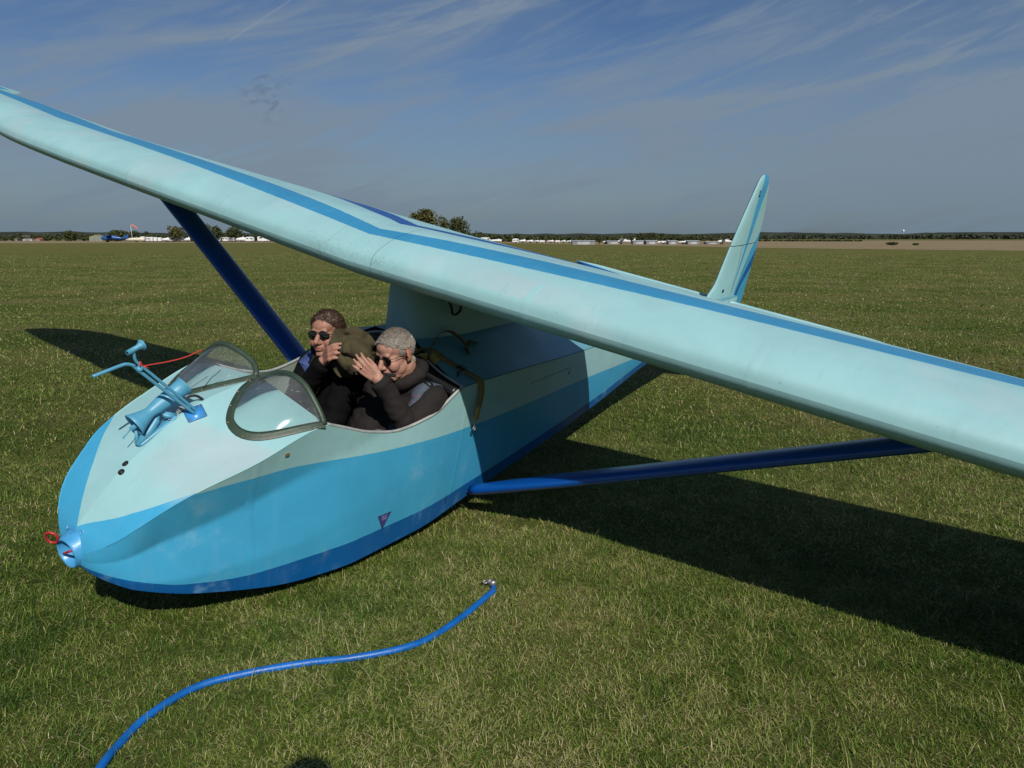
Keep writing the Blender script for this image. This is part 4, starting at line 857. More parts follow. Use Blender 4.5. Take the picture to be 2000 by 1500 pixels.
pts = [(-2.02, .22, rdk(-2.02, .22)+.012), (-2.10, .20, rdk(-2.1, .2)+.05), (-2.18, .21, rdk(-2.18, .21)+.062), (-2.26, .26, rdk(-2.26, .26)+.03), (-2.24, .33, rdk(-2.24, .33)+.01)]
part('webbing', ribbon(pts, .030, (.3, .6, .5)).mesh('webbing', M_webB), hs)
mb = ribbon([(-2.24, .30, rdk(-2.24, .3)+.012), (-2.33, .26, rdk(-2.33, .26)+.022), (-2.40, .27, rdk(-2.40, .27)+.008)], .028, (.2, .8, .1)); part('webbing', mb.mesh('webbing', M_webB), hs)
mb = MB(); mb.tube([(-1.99, .455, rdk(-1.99, .455)), (-1.99, .455, rdk(-1.99, .455)+.025)], .005, 8); mb.box((-1.99, .455, rdk(-1.99, .455)+.026), (.02, .006, .012)); part('wing_nut', mb.mesh('wing_nut', M_dark), glider)
# inspection panel outline on the shaded side behind the cockpit
mb = MB(); q = [sideP(x, z)+Vector((0, .0012, 0)) for x, z in ((-2.72, .742), (-3.32, .715), (-3.33, .665))]
mb.tube(q, .0013, 5); mb.lathe([(0, .007), (.003, .006), (.0035, .0005)], sideP(-3.31, .675), (0, 1, 0), 8); part('hatch_outline', mb.mesh('hatch_outline', M_dark), glider)
# canopy-free cockpit fitting: bent wire handle at the port pilot's hip
mb = MB(); mb.tube(spl([(-1.335, .40, .50), (-1.30, .42, .70), (-1.32, .43, .735), (-1.40, .43, .745), (-1.44, .43, .73)], 6), .0055, 8); mb.tube(spl([(-1.46, .42, .56), (-1.45, .43, .68), (-1.48, .44, .71)], 6), .005, 8); part('brake_lever', mb.mesh('brake_lever', M_steel), glider)
# ------------------------------------------------------------------ blue hose on the grass
hp = [(-1.335, 2.02), (-1.352, 2.196), (-1.352, 2.30), (-1.327, 2.452), (-1.228, 2.619), (-1.066, 2.722), (-.841, 2.803), (-.658, 2.833), (-.457, 2.912), (-.338, 3.024), (-.214, 3.206), (-.124, 3.371), (-.095, 3.435), (-.092, 3.480)]
hose = empty('hose', Matrix.Translation((-.6, 2.85, 0))); ROOT[hose.name] = Vector((-.6, 2.85, 0)); tag(hose, 'bright blue hose snaking over the grass in front of the glider', 'hose')
mb = MB(); mb.tube(spl([(x, y, .015+.003*math.sin(i*1.9)) for i, (x, y) in enumerate(hp)], 10), .0148, 14); part('pipe', mb.mesh('pipe', M_hose), hose)
mb = MB(); mb.tube([(-.092, 3.478, .028), (-.096, 3.492, .030)], .019, 12); mb.box((-.112, 3.498, .034), (.035, .02, .026), bev=.005)
mb.tube(spl([(-.122, 3.496, .034), (-.134, 3.503, .038), (-.146, 3.497, .034), (-.134, 3.490, .03), (-.122, 3.496, .034)], 5), .0045, 8); part('swivel_fitting', mb.mesh('swivel_fitting', M_steel), hose)
# ------------------------------------------------------------------ people
def ico(c, r, rot=None, sub=3):
    bm = bmesh.new(); bmesh.ops.create_icosphere(bm, subdivisions=sub, radius=1); M = Matrix.Translation(c) @ (rot.to_4x4() if rot else Matrix()) @ Matrix.Diagonal((*((r, r, r) if isinstance(r, (int, float)) else r), 1))
    bm.verts.index_update(); v = [M @ q.co for q in bm.verts]; f = [[q.index for q in p.verts] for p in bm.faces]; bm.free(); return v, f
def capsule(a, b, ra, rb, n=16):
    a, b = Vector(a), Vector(b); d = (b-a); L_ = d.length; d.normalize(); u = d.orthogonal().normalized(); w = d.cross(u); rows = []
    for k in range(1, 7): t = -PI/2+PI/2*k/6; rows.append((a+d*ra*math.sin(t), ra*math.cos(t)))
    for k in range(0, 6): t = PI/2*k/6; rows.append((b+d*rb*math.sin(t), rb*math.cos(t)))
    V = [a-d*ra]+[p+(u*math.cos(2*PI*j/n)+w*math.sin(2*PI*j/n))*r for p, r in rows for j in range(n)]+[b+d*rb]; F_ = [(0, 1+(j+1) % n, 1+j) for j in range(n)]
    for i in range(len(rows)-1):
        for j in range(n): o = 1+i*n; F_.append((o+j, o+(j+1) % n, o+n+(j+1) % n, o+n+j))
    e = len(V)-1; o = 1+(len(rows)-1)*n; F_ += [(o+j, o+(j+1) % n, e) for j in range(n)]; return V, F_
def fuse(prims, voxel, smooth=4, name='skin', fac=.5):
    mb = MB()
    for v, f in prims: mb.add(v, f)
    me = mb.mesh('tmp', []); o = bpy.data.objects.new('tmp', me); COL.objects.link(o)
    r = o.modifiers.new('r', 'REMESH'); r.mode = 'VOXEL'; r.voxel_size = voxel; r.use_smooth_shade = True
    if smooth: s_ = o.modifiers.new('s', 'SMOOTH'); s_.iterations = smooth; s_.factor = fac
    bpy.context.view_layer.update(); out = bpy.data.meshes.new_from_object(o.evaluated_get(bpy.context.evaluated_depsgraph_get())); bpy.data.objects.remove(o); bpy.data.meshes.remove(me); out.name = name; return out
def wrinkle(me, fn):
    n = len(me.vertices); co = np.empty(n*3, np.float32); me.vertices.foreach_get('co', co); no = np.empty(n*3, np.float32); me.vertex_normals.foreach_get('vector', no); co = co.reshape(-1, 3); no = no.reshape(-1, 3)
    d = np.array([fn(Vector(c)) for c in co], np.float32); co += no*d[:, None]; me.vertices.foreach_set('co', co.ravel()); me.update()
def smooth_shade(me): me.polygons.foreach_set('use_smooth', [True]*len(me.polygons)); return me
HS = 1.13                                                      # body scale
def head_prims(older):   # ears, jaw, brow, nose and lips in head space: x ahead, y to the left
    e = lambda c, r, rot=None: ico(c, r, rot)
    P = [e((-.012, 0, .042), (.088, .074, .080)), e((-.034, 0, .032), (.068, .072, .070)), e((.030, 0, -.018), (.062, .061, .078)), e((.038, 0, -.062), (.052, .052, .050)), e((.066, 0, -.098), (.026, .030, .020)),
         e((.042, 0, .050), (.050, .060, .045)), capsule((.078, -.034, .026), (.078, .034, .026), .013, .013), capsule((.086, 0, .016), (.114, 0, -.030), .0095, .0145), e((.108, 0, -.036), (.016, .013, .010)), e((.098, .014, -.036), (.012, .009, .009)), e((.098, -.014, -.036), (.012, .009, .009)),
         e((.058, .041, -.032), (.032, .026, .034)), e((.058, -.041, -.032), (.032, .026, .034)), e((.083, 0, -.060), (.016, .030, .020)), e((.092, 0, -.058), (.011, .023, .0055)), e((.090, 0, -.074), (.011, .020, .0065)),
         e((.018, .032, -.060), (.050, .030, .038)), e((.018, -.032, -.060), (.050, .030, .038)), e((.052, 0, -.105), (.040, .034, .020)), e((.004, 0, -.070), (.060, .054, .048))]
    for s in (1, -1):
        P += [e((-.020, s*.080, -.002), (.019, .0065, .030), Matrix.Rotation(.25, 3, 'Y') @ Matrix.Rotation(s*.26, 3, 'Z')), e((-.010, s*.077, -.024), (.008, .0065, .011))]
    if older: P += [e((.038, .026, -.090), (.030, .022, .020)), e((.038, -.026, -.090), (.030, .022, .020))]
    return P
def xf(prims, M): return [([M @ Vector(p) for p in v], f) for v, f in prims]
def hand(Wp, d, n, right, curl, spread=.12, thumb=(.6, .5), s=HS):
    """palm and five fingers; d = wrist to knuckles, n = the way the palm faces"""
    d = Vector(d).normalized(); n = Vector(n); n = (n-d*n.dot(d)).normalized(); t = d.cross(n) if right else n.cross(d); Wp = Vector(Wp); P = []
    L_ = .088*s; kn = []
    for k, off in enumerate((.030, .010, -.010, -.028)):
        K = Wp+d*L_*(1, 1.03, .99, .92)[k]+t*off*s; kn.append(K); P.append(capsule(Wp+t*off*.62*s+d*.008, K, .0145*s, .0115*s))
    P.append(ico(Wp+d*L_*.5, (.030*s, .030*s, .030*s)) if False else capsule(Wp+t*.012*s+d*.03*s+n*.006*s, Wp+t*.020*s+d*.055*s+n*.006*s, .017*s, .013*s))
    for k, K in enumerate(kn):
        fl = (.074, .082, .076, .060)[k]*s; a = spread*(1.5-k)/1.5; c = curl[k] if isinstance(curl, (list, tuple)) else curl; p = K; ang = 0
        for q, (fr, cc) in enumerate(((.46, .9), (.30, 1.15), (.24, .7))):
            ang += c*cc; dd = (d*math.cos(ang)+n*math.sin(ang)+t*math.sin(a)*(1 if q == 0 else .6)).normalized(); e_ = p+dd*fl*fr; r0 = (.0096, .0100, .0096, .0084)[k]*s
            P.append(capsule(p, e_, r0*(1-.09*q), r0*(.93-.11*q), 10)); p = e_
    p = Wp+d*.020*s+t*.026*s; out, cl = thumb
    for q, (l, r) in enumerate(((.044, .0135), (.034, .0112), (.026, .0100))):
        dd = (d*(.75+.1*q)+t*(out-.28*q*cl)+n*(.28+.42*cl*q)).normalized(); e_ = p+dd*l*s; P.append(capsule(p, e_, r*s, r*.88*s, 10)); p = e_
    return P, kn
def person(name_label, base, head_c, head_M, hs, older, J, hands, skin, jacket, trousers, shirt, hair_mat, hair_kind):
    """J = joints in the glider frame; one continuous body mesh, clothes and hair as its children"""
    HM = Matrix.Translation(head_c) @ head_M.to_4x4() @ Matrix.Scale(hs, 4); P = xf(head_prims(older), HM)
    nb_ = HM @ Vector((-.030, 0, -.075)); P.append(capsule(nb_, J['neck'], .060*HS, .066*HS)); P.append(capsule(HM @ Vector((.012, 0, -.085)), Vector(J['neck'])+Vector((.02, 0, 0)), .046*HS, .056*HS))
    limbs = [('shoulder_l', 'elbow_l', .056, .046), ('elbow_l', 'wrist_l', .044, .030), ('shoulder_r', 'elbow_r', .056, .046), ('elbow_r', 'wrist_r', .044, .030), ('hip_l', 'knee_l', .086, .064), ('knee_l', 'ankle_l', .058, .040), ('hip_r', 'knee_r', .086, .064), ('knee_r', 'ankle_r', .058, .040)]
    for a, b, ra, rb in limbs: P.append(capsule(J[a], J[b], ra*HS, rb*HS))
    c, h = Vector(J['chest']), Vector(J['hip']); yv = (Vector(J['shoulder_l'])-Vector(J['shoulder_r'])); yv.normalize()
    for s in (1, -1): P.append(capsule(h+yv*.075*s, c+yv*.085*s, .115*HS, .115*HS)); P.append(capsule(c+yv*.05*s, J['shoulder_l' if s > 0 else 'shoulder_r'], .10*HS, .068*HS)); P.append(capsule(J['neck'], J['shoulder_l' if s > 0 else 'shoulder_r'], .050*HS, .055*HS)); f = Vector(J['ankle_l' if s > 0 else 'ankle_r']); P.append(capsule(f, f+Vector((.17, 0, -.02)), .042, .034))
    for P_, kn in hands: P += P_
    body = fuse(P, .0046, 3, 'person', .45); body.materials.append(skin)
    hi = HM.inverted(); fl = []
    for v in body.vertices:
        q = hi @ v.co; a = 0
        if q.length < .2:
            a = max(0, 1-((q.y/.024)**2+((q.z+.066)/.013)**2)**.5)*1.6*(q.x > .07)
            a = max(a, .55*max(0, 1-((q.x-.11)**2+q.y**2+(q.z+.034)**2)**.5/.026), .5*max(0, 1-((q.x-.075)**2+(abs(q.y)-.042)**2+(q.z+.022)**2)**.5/.032), .6*max(0, 1-abs(abs(q.y)-.082)/.02)*(abs(q.x+.016) < .03))
        for P_, kn in hands:
            for K in kn: a = max(a, .5*max(0, 1-(v.co-K).length/.022))
        fl.append(min(1, a))
    at = body.attributes.new('flush', 'FLOAT', 'POINT'); at.data.foreach_set('value', np.array(fl, np.float32)); smooth_shade(body)
    root = top('person', body, GL, base); tag(root, name_label, 'person')
    # jacket
    q = []
    for s in 'lr':
        S_, E_, W_ = Vector(J['shoulder_'+s]), Vector(J['elbow_'+s]), Vector(J['wrist_'+s]); W2 = W_.lerp(E_, .10)
        q += [capsule(S_, E_, .076*HS, .066*HS), capsule(E_, W2, .064*HS, .044*HS), capsule(J['neck'] if False else c+yv*(.04 if s == 'l' else -.04)+Vector((0, 0, .12)), S_, .078*HS, .076*HS)]
    for s in 'lr': q.append(capsule(Vector(J['neck'])-Vector((.01, 0, .03)), J['shoulder_'+s], .070*HS, .076*HS))
    for s in (1, -1): q.append(capsule(h+yv*.08*s, c+yv*.085*s, .132*HS, .132*HS))
    nk = Vector(J['neck']); q.append(capsule(c, nk-Vector((0, 0, .045)), .115*HS, .080*HS))
    ring = []
    for k in range(15):                                             # stand-up collar and hood rolled round the neck, open at the throat
        a = PI*(.20+1.60*k/14); cb_ = (1-math.cos(a))/2; ring.append(nk+head_M @ Vector((math.cos(a)*.092*HS-.012, math.sin(a)*.092*HS, .022+.042*cb_)))
    for a, b in zip(ring, ring[1:]): q.append(capsule(a, b, .034*HS, .034*HS, 12))
    for k in (3, 7, 11): q.append(capsule(ring[k], c.lerp(nk, .7), .04*HS, .07*HS))
    jk = fuse(q, .0075, 3, 'jacket')
    def wr(p):
        w = noise.noise(p*9.0)*.008+noise.noise(Vector((p.x*14, p.y*14, p.z*26)))*.0055
        for s in 'lr':
            e_ = Vector(J['elbow_'+s]); d = (p-e_).length
            if d < .17: w += .0085*math.sin(d*95+4*noise.noise(p*7))*(1-d/.17)
        return w
    wrinkle(jk, wr); jk.materials.append(jacket); smooth_shade(jk); jo = part('jacket', jk, root)
    for s in 'lr':
        E_, W_ = Vector(J['elbow_'+s]), Vector(J['wrist_'+s]); d = (W_-E_).normalized(); mb = MB(); w0 = W_.lerp(E_, .085); mb.lathe([(-.05, .047*HS), (-.012, .0475*HS), (-.004, .050*HS), (.018, .0485*HS), (.024, .045*HS), (.020, .041*HS), (-.01, .040*HS)], w0, d, 22); part('cuff', mb.mesh('cuff', jacket), root)
    # shirt collar
    mb = MB(); pts = [nk+head_M @ Vector((math.cos(a)*.072*HS, math.sin(a)*.074*HS, .012+.022*(1-math.cos(a))/2)) for a in [PI*(.10+1.8*k/14) for k in range(15)]]
    mb.tube(spl(pts, 3), .017*HS, 8, flat=1.5, up=(0, 0, 1)); mb.lathe([(0, .075), (.03, .072)], nk-Vector((-.01, 0, .035)), (0, 0, 1), 18); part('shirt_collar', mb.mesh('shirt_collar', shirt), root)
    q = [capsule(J[a], J[b], ra*HS*1.16, rb*HS*1.2) for a, b, ra, rb in limbs[4:]]+[capsule(J['hip_l'], J['hip_r'], .11*HS, .11*HS)]
    tr = fuse(q, .011, 3, 'trousers'); wrinkle(tr, lambda p: noise.noise(p*11)*.010+noise.noise(Vector((p.x*9, p.y*30, p.z*30)))*.005); tr.materials.append(trousers); smooth_shade(tr); part('trousers', tr, root)
    # hair
    fm = [p for p in body.polygons]; cand = []
    off = ROOT[root.name]
    def scalp(p):
        if p.length > .17: return 0
        line = .084-.25*p.y*p.y/.004*.1 if p.x > .045 else (.076-(.045-p.x)*1.05 if p.x > -.02 else .0065+(p.x+.02)*1.6)
        if abs(p.y) > .058 and .0 < p.x < .026: line = min(line, .010)
        if p.x < -.06: line = -.055
        if abs(p.y) > .066 and -.045 < p.x < .005 and p.z < .036: return 0
        return p.z-(line+.006*noise.noise(p*60))
    mb = MB(); strands = 0
    for f_ in fm:
        cw = f_.center+off; q_ = hi @ cw
        if q_.length < .17 and scalp(q_) > 0: cand.append((cw, f_.normal.copy(), q_, f_.area, [body.vertices[i].co+off for i in f_.vertices], [body.vertices[i].normal.copy() for i in f_.vertices], scalp(q_)))
    for cw, nn, q_, ar_, vs, ns, mg in cand:
        if mg > (.009 if hair_kind == 'short' else .004): mb.add([v+n_*(.0035 if hair_kind == 'short' else .005+.011*abs(noise.noise(v*42))+.004*noise.noise(v*95)) for v, n_ in zip(vs, ns)], [tuple(range(len(vs)))])
    ln, wd, cnt = (.013, .0009, 22000) if hair_kind == 'short' else (.026, .0012, 20000)
    wts = np.array([a[3] for a in cand]); wts /= wts.sum()
    for i in rng.choice(len(cand), cnt, p=wts):
        cw, nn, q_, ar_, vs, ns, mg = cand[i]; wv = rng.dirichlet(np.ones(len(vs))); p0 = sum((v*float(w) for v, w in zip(vs, wv)), Vector())
        if hair_kind == 'short': g = head_M @ Vector((.45 if q_.z > .07 else -.25, 0, -.15 if q_.z < .06 else .1))+nn*.75
        else: g = head_M @ Vector((-.35, .25*noise.noise(q_*25), -.35 if q_.z < .06 else .15))+nn*.55+head_M @ Vector((noise.noise(q_*38+Vector((5, 0, 0))), noise.noise(q_*38), noise.noise(q_*38+Vector((0, 9, 0)))))*1.1
        g = (g+Vector(rng.normal(size=3)*.28)).normalized(); L_ = ln*HS*rng.uniform(.55, 1.15)*(1 if q_.z > .03 else .6); sd = g.cross(nn).normalized()*wd; m_ = p0+g*L_*.55+nn*.004; e_ = p0+g*L_-nn*L_*(.12 if hair_kind == 'short' else .42)+Vector(rng.normal(size=3)*.002)
        mb.add([p0-sd, p0+sd, m_+sd*.8, m_-sd*.8, e_], [(0, 1, 2, 3), (3, 2, 4)], 1 if rng.random() < (.14+(.32 if hair_kind == 'short' and q_.z > .095 else 0)) else 0)
    part('hair', mb.mesh('hair', list(hair_mat)), root)
    return root, HM, BVHTree.FromPolygons([v.co+off for v in jk.vertices], [tuple(p.vertices) for p in jk.polygons]), jk, off
def sunglasses(root, HM, wide=1.0, aviator=False):
    g = empty('sunglasses', Matrix()); g.parent = root; ROOT[g.name] = ROOT[root.name]; xx = .099
    for s in (1, -1):
        mb = MB(); c = Vector((xx, s*.0335, .006)); rows = []
        for r in (0.001, .5, .85, 1.0):
            rows.append([HM @ (c+Vector((-.010*(abs(math.cos(a)*r))*(1 if math.cos(a)*s > 0 else .2)-.003*r*r, math.cos(a)*.029*r*wide, math.sin(a)*(.022 if math.sin(a) > 0 else (.026 if aviator else .020))*r*(1-.12*math.cos(a)*s)))) for a in [2*PI*j/26 for j in range(26)]])
        mb.grid(rows, closev=True); part('lens', mb.mesh('lens', M_glass_dark), g)
        mb = MB(); mb.tube(rows[-1]+[rows[-1][0]], .0016 if aviator else .0026, 6, cap=False); part('rim', mb.mesh('rim', M_wire), g)
        mb = MB(); mb.tube([HM @ Vector(p) for p in ((xx-.012, s*.062, .014), (.070, s*.073, .012), (.0, s*.0835, .014), (-.018, s*.0845, .010), (-.034, s*.084, -.008))], .0018 if aviator else .0028, 6); part('temple', mb.mesh('temple', M_wire), g)
    mb = MB(); mb.tube([HM @ Vector((xx+.001, y, .012)) for y in (-.010, 0, .010)], .0016, 6); mb.tube([HM @ Vector((xx+.001, y, .022)) for y in (-.022, 0, .022)], .0014, 6); part('bridge', mb.mesh('bridge', M_wire), g)
def strap_on(bvh, pts, w, name, m, root, lift=.006, n=7, width_dir=None):
    P = []
    for p in spl(pts, n):
        loc, nrm, i, d = bvh.find_nearest(p); P.append((loc+nrm*lift, nrm))
    for _ in range(3): P = [P[0]]+[((P[i-1][0]+P[i][0]*2+P[i+1][0])/4, (P[i-1][1]+P[i][1]*2+P[i+1][1]).normalized()) for i in range(1, len(P)-1)]+[P[-1]]
    mb = MB(); rows = []
    for i, (p, nrm) in enumerate(P):
        t = (P[min(i+1, len(P)-1)][0]-P[max(i-1, 0)][0]).normalized(); a = t.cross(nrm).normalized()*w/2; rows.append([p-a-nrm*.004, p-a*.9+nrm*.003, p+a*.9+nrm*.003, p+a-nrm*.004])
    mb.grid(rows); me = mb.mesh(name, m); o = part(name, me, root); return P
def basis(fwd, up_): fwd = Vector(fwd).normalized(); up_ = Vector(up_); l = up_.cross(fwd).normalized(); u = fwd.cross(l); return Matrix((fwd, l, u)).transposed()
# --- port seat: grey-haired man, head bowed toward the hat, left hand raised
Hp = Vector((-1.645, .285, 1.072)); Mp = basis((.966, -.060, -.250), (.148, -.195, .970))
Jp = dict(neck=(-1.735, .285, .895), chest=(-1.745, .25, .70), hip=(-1.56, .25, .34), shoulder_l=(-1.785, .452, .830), elbow_l=(-1.625, .452, .700), wrist_l=(-1.465, .345, .985), shoulder_r=(-1.73, .105, .82), elbow_r=(-1.62, .14, .50), wrist_r=(-1.36, .20, .44),
          hip_l=(-1.52, .33, .36), knee_l=(-1.12, .335, .61), ankle_l=(-.80, .32, .25), hip_r=(-1.52, .165, .36), knee_r=(-1.10, .16, .63), ankle_r=(-.80, .15, .26))
h1 = hand((-1.465, .345, .985), (.498, -.658, .565), (-.868, -.477, -.139), False, [.34, .30, .26, .12], .10, (.22, .95), s=HS*.90); h2 = hand((-1.36, .20, .44), (.9, .1, -.2), (0, 0, -1), True, .5)
pp, HMp, bvp, jkp, offp = person('grey haired man in charcoal jacket with thin wire sunglasses, hand raised to the hat', (-1.56, .25, .2), Hp, Mp, 1.07, True, Jp, [h1, h2], M_skin1, M_jack1, M_olive, M_shirt, (M_hair1, M_hair1b), 'short')
sunglasses(pp, HMp, 1.0, True)
mb = MB(); kn = h1[1][2]; d_ = Vector((.498, -.658, .565)).normalized(); mb.lathe([(-.003, .0118), (-.003, .0128), (.003, .0128), (.003, .0118)], kn+d_*.016, d_, 16); part('ring', mb.mesh('ring', mat('gold_ring', (.6, .42, .2), .25, metal=1)), pp)
s0 = strap_on(bvp, [(-1.90, .425, .84), (-1.84, .43, .92), (-1.76, .43, .935), (-1.68, .415, .87), (-1.64, .39, .78), (-1.60, .37, .66)], .062, 'harness_strap', M_greyh, pp)
q = s0[len(s0)//2-4]; mb = MB(); mb.box(q[0]+q[1]*.008, (.030, .070, .012), basis(s0[len(s0)//2-3][0]-s0[len(s0)//2-5][0], q[1]), bev=.004); part('buckle', mb.mesh('buckle', M_dark), pp)
mb = MB()
for k, i in enumerate((len(s0)//2+3, len(s0)//2+6, len(s0)//2+8)):
    q = s0[i]; t_ = (s0[i+1][0]-s0[i-1][0]).normalized(); a_ = t_.cross(q[1]).normalized()
    mb.tube([q[0]+q[1]*.0045+a_*.014*math.cos(z_*.9)+t_*.010*math.sin(z_*.9+k) for z_ in range(6)], .0012, 5)
part('stitching', mb.mesh('stitching', M_thread), pp)['kind'] = 'stuff'
# boom microphone of the port pilot's radio
mic = HMp @ Vector((.100, .035, -.068)); mb = MB(); mb.tube(spl([mic+Vector((-.005, .04, .01)), mic, mic+Vector((.018, -.02, -.008))], 4), [.010]*4+[.013]*4+[.009], 10)
fm_ = part('microphone', mb.mesh('microphone', M_foam), pp)
# --- starboard seat: dark-haired man facing forward, right hand at his chin holding the hat's edge
Hs = Vector((-1.605, -.210, 1.042)); Ms = basis((.940, .295, .12), (.007, -.175, .985))
Js = dict(neck=(-1.695, -.235, .900), chest=(-1.715, -.235, .68), hip=(-1.56, -.24, .34), shoulder_l=(-1.68, -.075, .835), elbow_l=(-1.52, -.04, .58), wrist_l=(-1.30, -.06, .52), shoulder_r=(-1.685, -.395, .80), elbow_r=(-1.46, -.27, .64), wrist_r=(-1.490, -.098, .935),
          hip_l=(-1.50, -.16, .30), knee_l=(-1.08, -.15, .50), ankle_l=(-.80, -.15, .26), hip_r=(-1.50, -.33, .30), knee_r=(-1.08, -.34, .50), ankle_r=(-.80, -.32, .26))
h3 = hand((-1.492, -.094, .942), (.308, .668, .677), (-.899, .435, -.047), True, [.50, .56, .62, .68], .05, (.40, .8)); h4 = hand((-1.30, -.06, .52), (.9, -.1, -.2), (0, 0, -1), False, .5)
ps, HMs, bvs, jks, offs = person('brown haired man in black jacket and blue harness, hand at his mouth', (-1.56, -.24, .2), Hs, Ms, 1.04, False, Js, [h3, h4], M_skin2, M_jack2, M_olive, M_jack2, (M_hair2, M_hair2b), 'wavy')
sunglasses(ps, HMs, 1.06)
mb = MB(); mb.grid([[HMs @ Vector((.099-.010*abs(y/.018)**2, y, z)) for y in (-.018, -.009, 0, .009, .018)] for z in (-.0635, -.0685)]); part('teeth', mb.mesh('teeth', mat('teeth', (.6, .56, .48), .35)), ps)
strap_on(bvs, [(-1.82, -.33, .82), (-1.77, -.335, .91), (-1.68, -.34, .885), (-1.60, -.345, .79), (-1.56, -.345, .68), (-1.54, -.34, .58)], .10, 'parachute_harness', M_blueh, ps, .016)
s1 = strap_on(bvs, [(-1.72, -.26, .90), (-1.63, -.275, .85), (-1.57, -.29, .76), (-1.545, -.29, .64), (-1.53, -.28, .5)], .046, 'shoulder_strap', M_webA, ps, .034)
q = s1[8]; mb = MB(); mb.box(q[0]+q[1]*.006, (.022, .075, .014), basis(s1[9][0]-s1[7][0], q[1]), bev=.004); part('buckle', mb.mesh('buckle', M_dark), ps)
q = s1[5]; mb = MB(); mb.box(q[0]+q[1]*.004, (.030, .016, .006), basis(s1[6][0]-s1[4][0], q[1]), bev=.002); part('red_tab', mb.mesh('red_tab', M_red), ps)
# --- crumpled olive hat held up between the two men
def hat():
    C0 = Vector((-1.562, .070, 1.000)); B_ = basis((.50, .80, -.06), (.28, -.30, .90)); rows = []; n = 96; rad = []
    prof = [(0.0, .082), (.030, .083), (.058, .079), (.080, .066), (.093, .042), (.099, .012), (.103, -.018), (.106, -.030), (.112, -.036), (.119, -.041), (.126, -.046), (.133, -.052), (.140, -.059), (.144, -.064), (.145, -.068), (.141, -.069), (.125, -.056), (.104, -.038)]
    for r, h in prof:
        row = []
        for j in range(n):
            a = 2*PI*j/n; x, y = math.cos(a)*r, math.sin(a)*r
            k1 = math.exp(-((y*.80+x*.55-.006)/.013)**2); k2 = math.exp(-((y*.35-x*.85-.040)/.014)**2); k3 = math.exp(-((y*.9-x*.3+.055)/.012)**2); inner = max(0, 1-max(0, r-.098)/.03)
            hh = h-.040*k1*inner-.026*k2*inner-.020*k3*inner+.010*noise.noise(Vector((x*13, y*13, 1.7)))*(1 if r > .02 else .3)
            brim = max(0, r-.103)/.04; hh += brim*(.030*math.sin(a*2+.4)+.018*math.sin(a*5+1.0)+.012*math.sin(a*9)); rr = 1+.10*noise.noise(Vector((math.cos(a)*1.5, math.sin(a)*1.5, h*8)))-.05*k1
            row.append(C0+B_ @ Vector((hh, x*rr*.97, y*rr*1.03))); rad.append(r)
        rows.append(row)
    mb = MB(); mb.grid(rows, closev=True, radius=rad); me = mb.mesh('hat', M_hat); o = bpy.data.objects.new('tmp', me); COL.objects.link(o); s_ = o.modifiers.new('s', 'SUBSURF'); s_.levels = 2; bpy.context.view_layer.update(); m2 = bpy.data.meshes.new_from_object(o.evaluated_get(bpy.context.evaluated_depsgraph_get())); bpy.data.objects.remove(o)
    rd_ = [d.value for d in m2.attributes['radius'].data]; vs = [v.co.copy() for v in m2.vertices]; nn = [v.normal.copy() for v in m2.vertices]
    for i, v in enumerate(m2.vertices):
        p = vs[i]; w = .0022*noise.noise(p*36)+.007*abs(noise.noise(p*12+Vector((3, 0, 0))))-.002
        if rd_[i] > .107: w += .0016*math.sin(rd_[i]*2*PI/.0052)          # rows of stitching round the brim
        if .0995 < rd_[i] < .1045: w += .003                              # band at the foot of the crown
        v.co = p+nn[i]*w
    smooth_shade(m2); h_ = top('hat', m2, GL, tuple(C0)); tag(h_, 'crumpled olive green cloth hat held up between the two men', 'hat')
    bv = BVHTree.FromPolygons([v.co+C0 for v in m2.vertices], [tuple(p.vertices) for p in m2.polygons])
    for yy, xx in ((.050, .045), (.062, -.030)):
        q, nq, i_, d_ = bv.find_nearest(C0+B_ @ Vector((.07, xx, -yy)))
        mb = MB(); mb.lathe([(0, .0058), (.003, .005), (.0035, .002)], q, nq if nq.dot(q-C0) > 0 else -nq, 10); part('eyelet', mb.mesh('eyelet', M_steel), h_)
hat()
# --- the photographer, whose head throws the small shadow at the foot of the picture
wb = lambda x, y, z: tuple(GLi @ Vector((x, y, z))); r3 = GLi.to_3x3()
Ho = Vector(wb(.10, -.205, 1.80)); Mo = basis(r3 @ Vector((-.25, .95, -.12)), r3 @ Vector((0, .1, 1)))
Jo = dict(neck=wb(.11, -.27, 1.63), chest=wb(.11, -.28, 1.36), hip=wb(.11, -.28, 1.02), shoulder_l=wb(-.09, -.25, 1.54), elbow_l=wb(-.20, -.16, 1.28), wrist_l=wb(-.04, -.09, 1.50), shoulder_r=wb(.31, -.30, 1.54), elbow_r=wb(.36, -.20, 1.28), wrist_r=wb(.10, -.09, 1.50),
          hip_l=wb(.02, -.28, .98), knee_l=wb(.0, -.27, .56), ankle_l=wb(-.01, -.30, .12), hip_r=wb(.20, -.29, .98), knee_r=wb(.22, -.28, .56), ankle_r=wb(.23, -.31, .12))
ho1 = hand(wb(-.04, -.09, 1.50), r3 @ Vector((.2, .2, .95)), r3 @ Vector((.9, -.3, 0)), False, .5); ho2 = hand(wb(.10, -.09, 1.50), r3 @ Vector((-.2, .2, .95)), r3 @ Vector((-.9, -.3, 0)), True, .5)
person('person in dark clothes standing in front of the nose taking the picture', wb(.11, -.28, 0), Ho, Mo, 1.10, False, Jo, [ho1, ho2], M_skin2, M_jack2, M_olive, M_shirt, (M_hair2, M_hair2b), 'wavy')
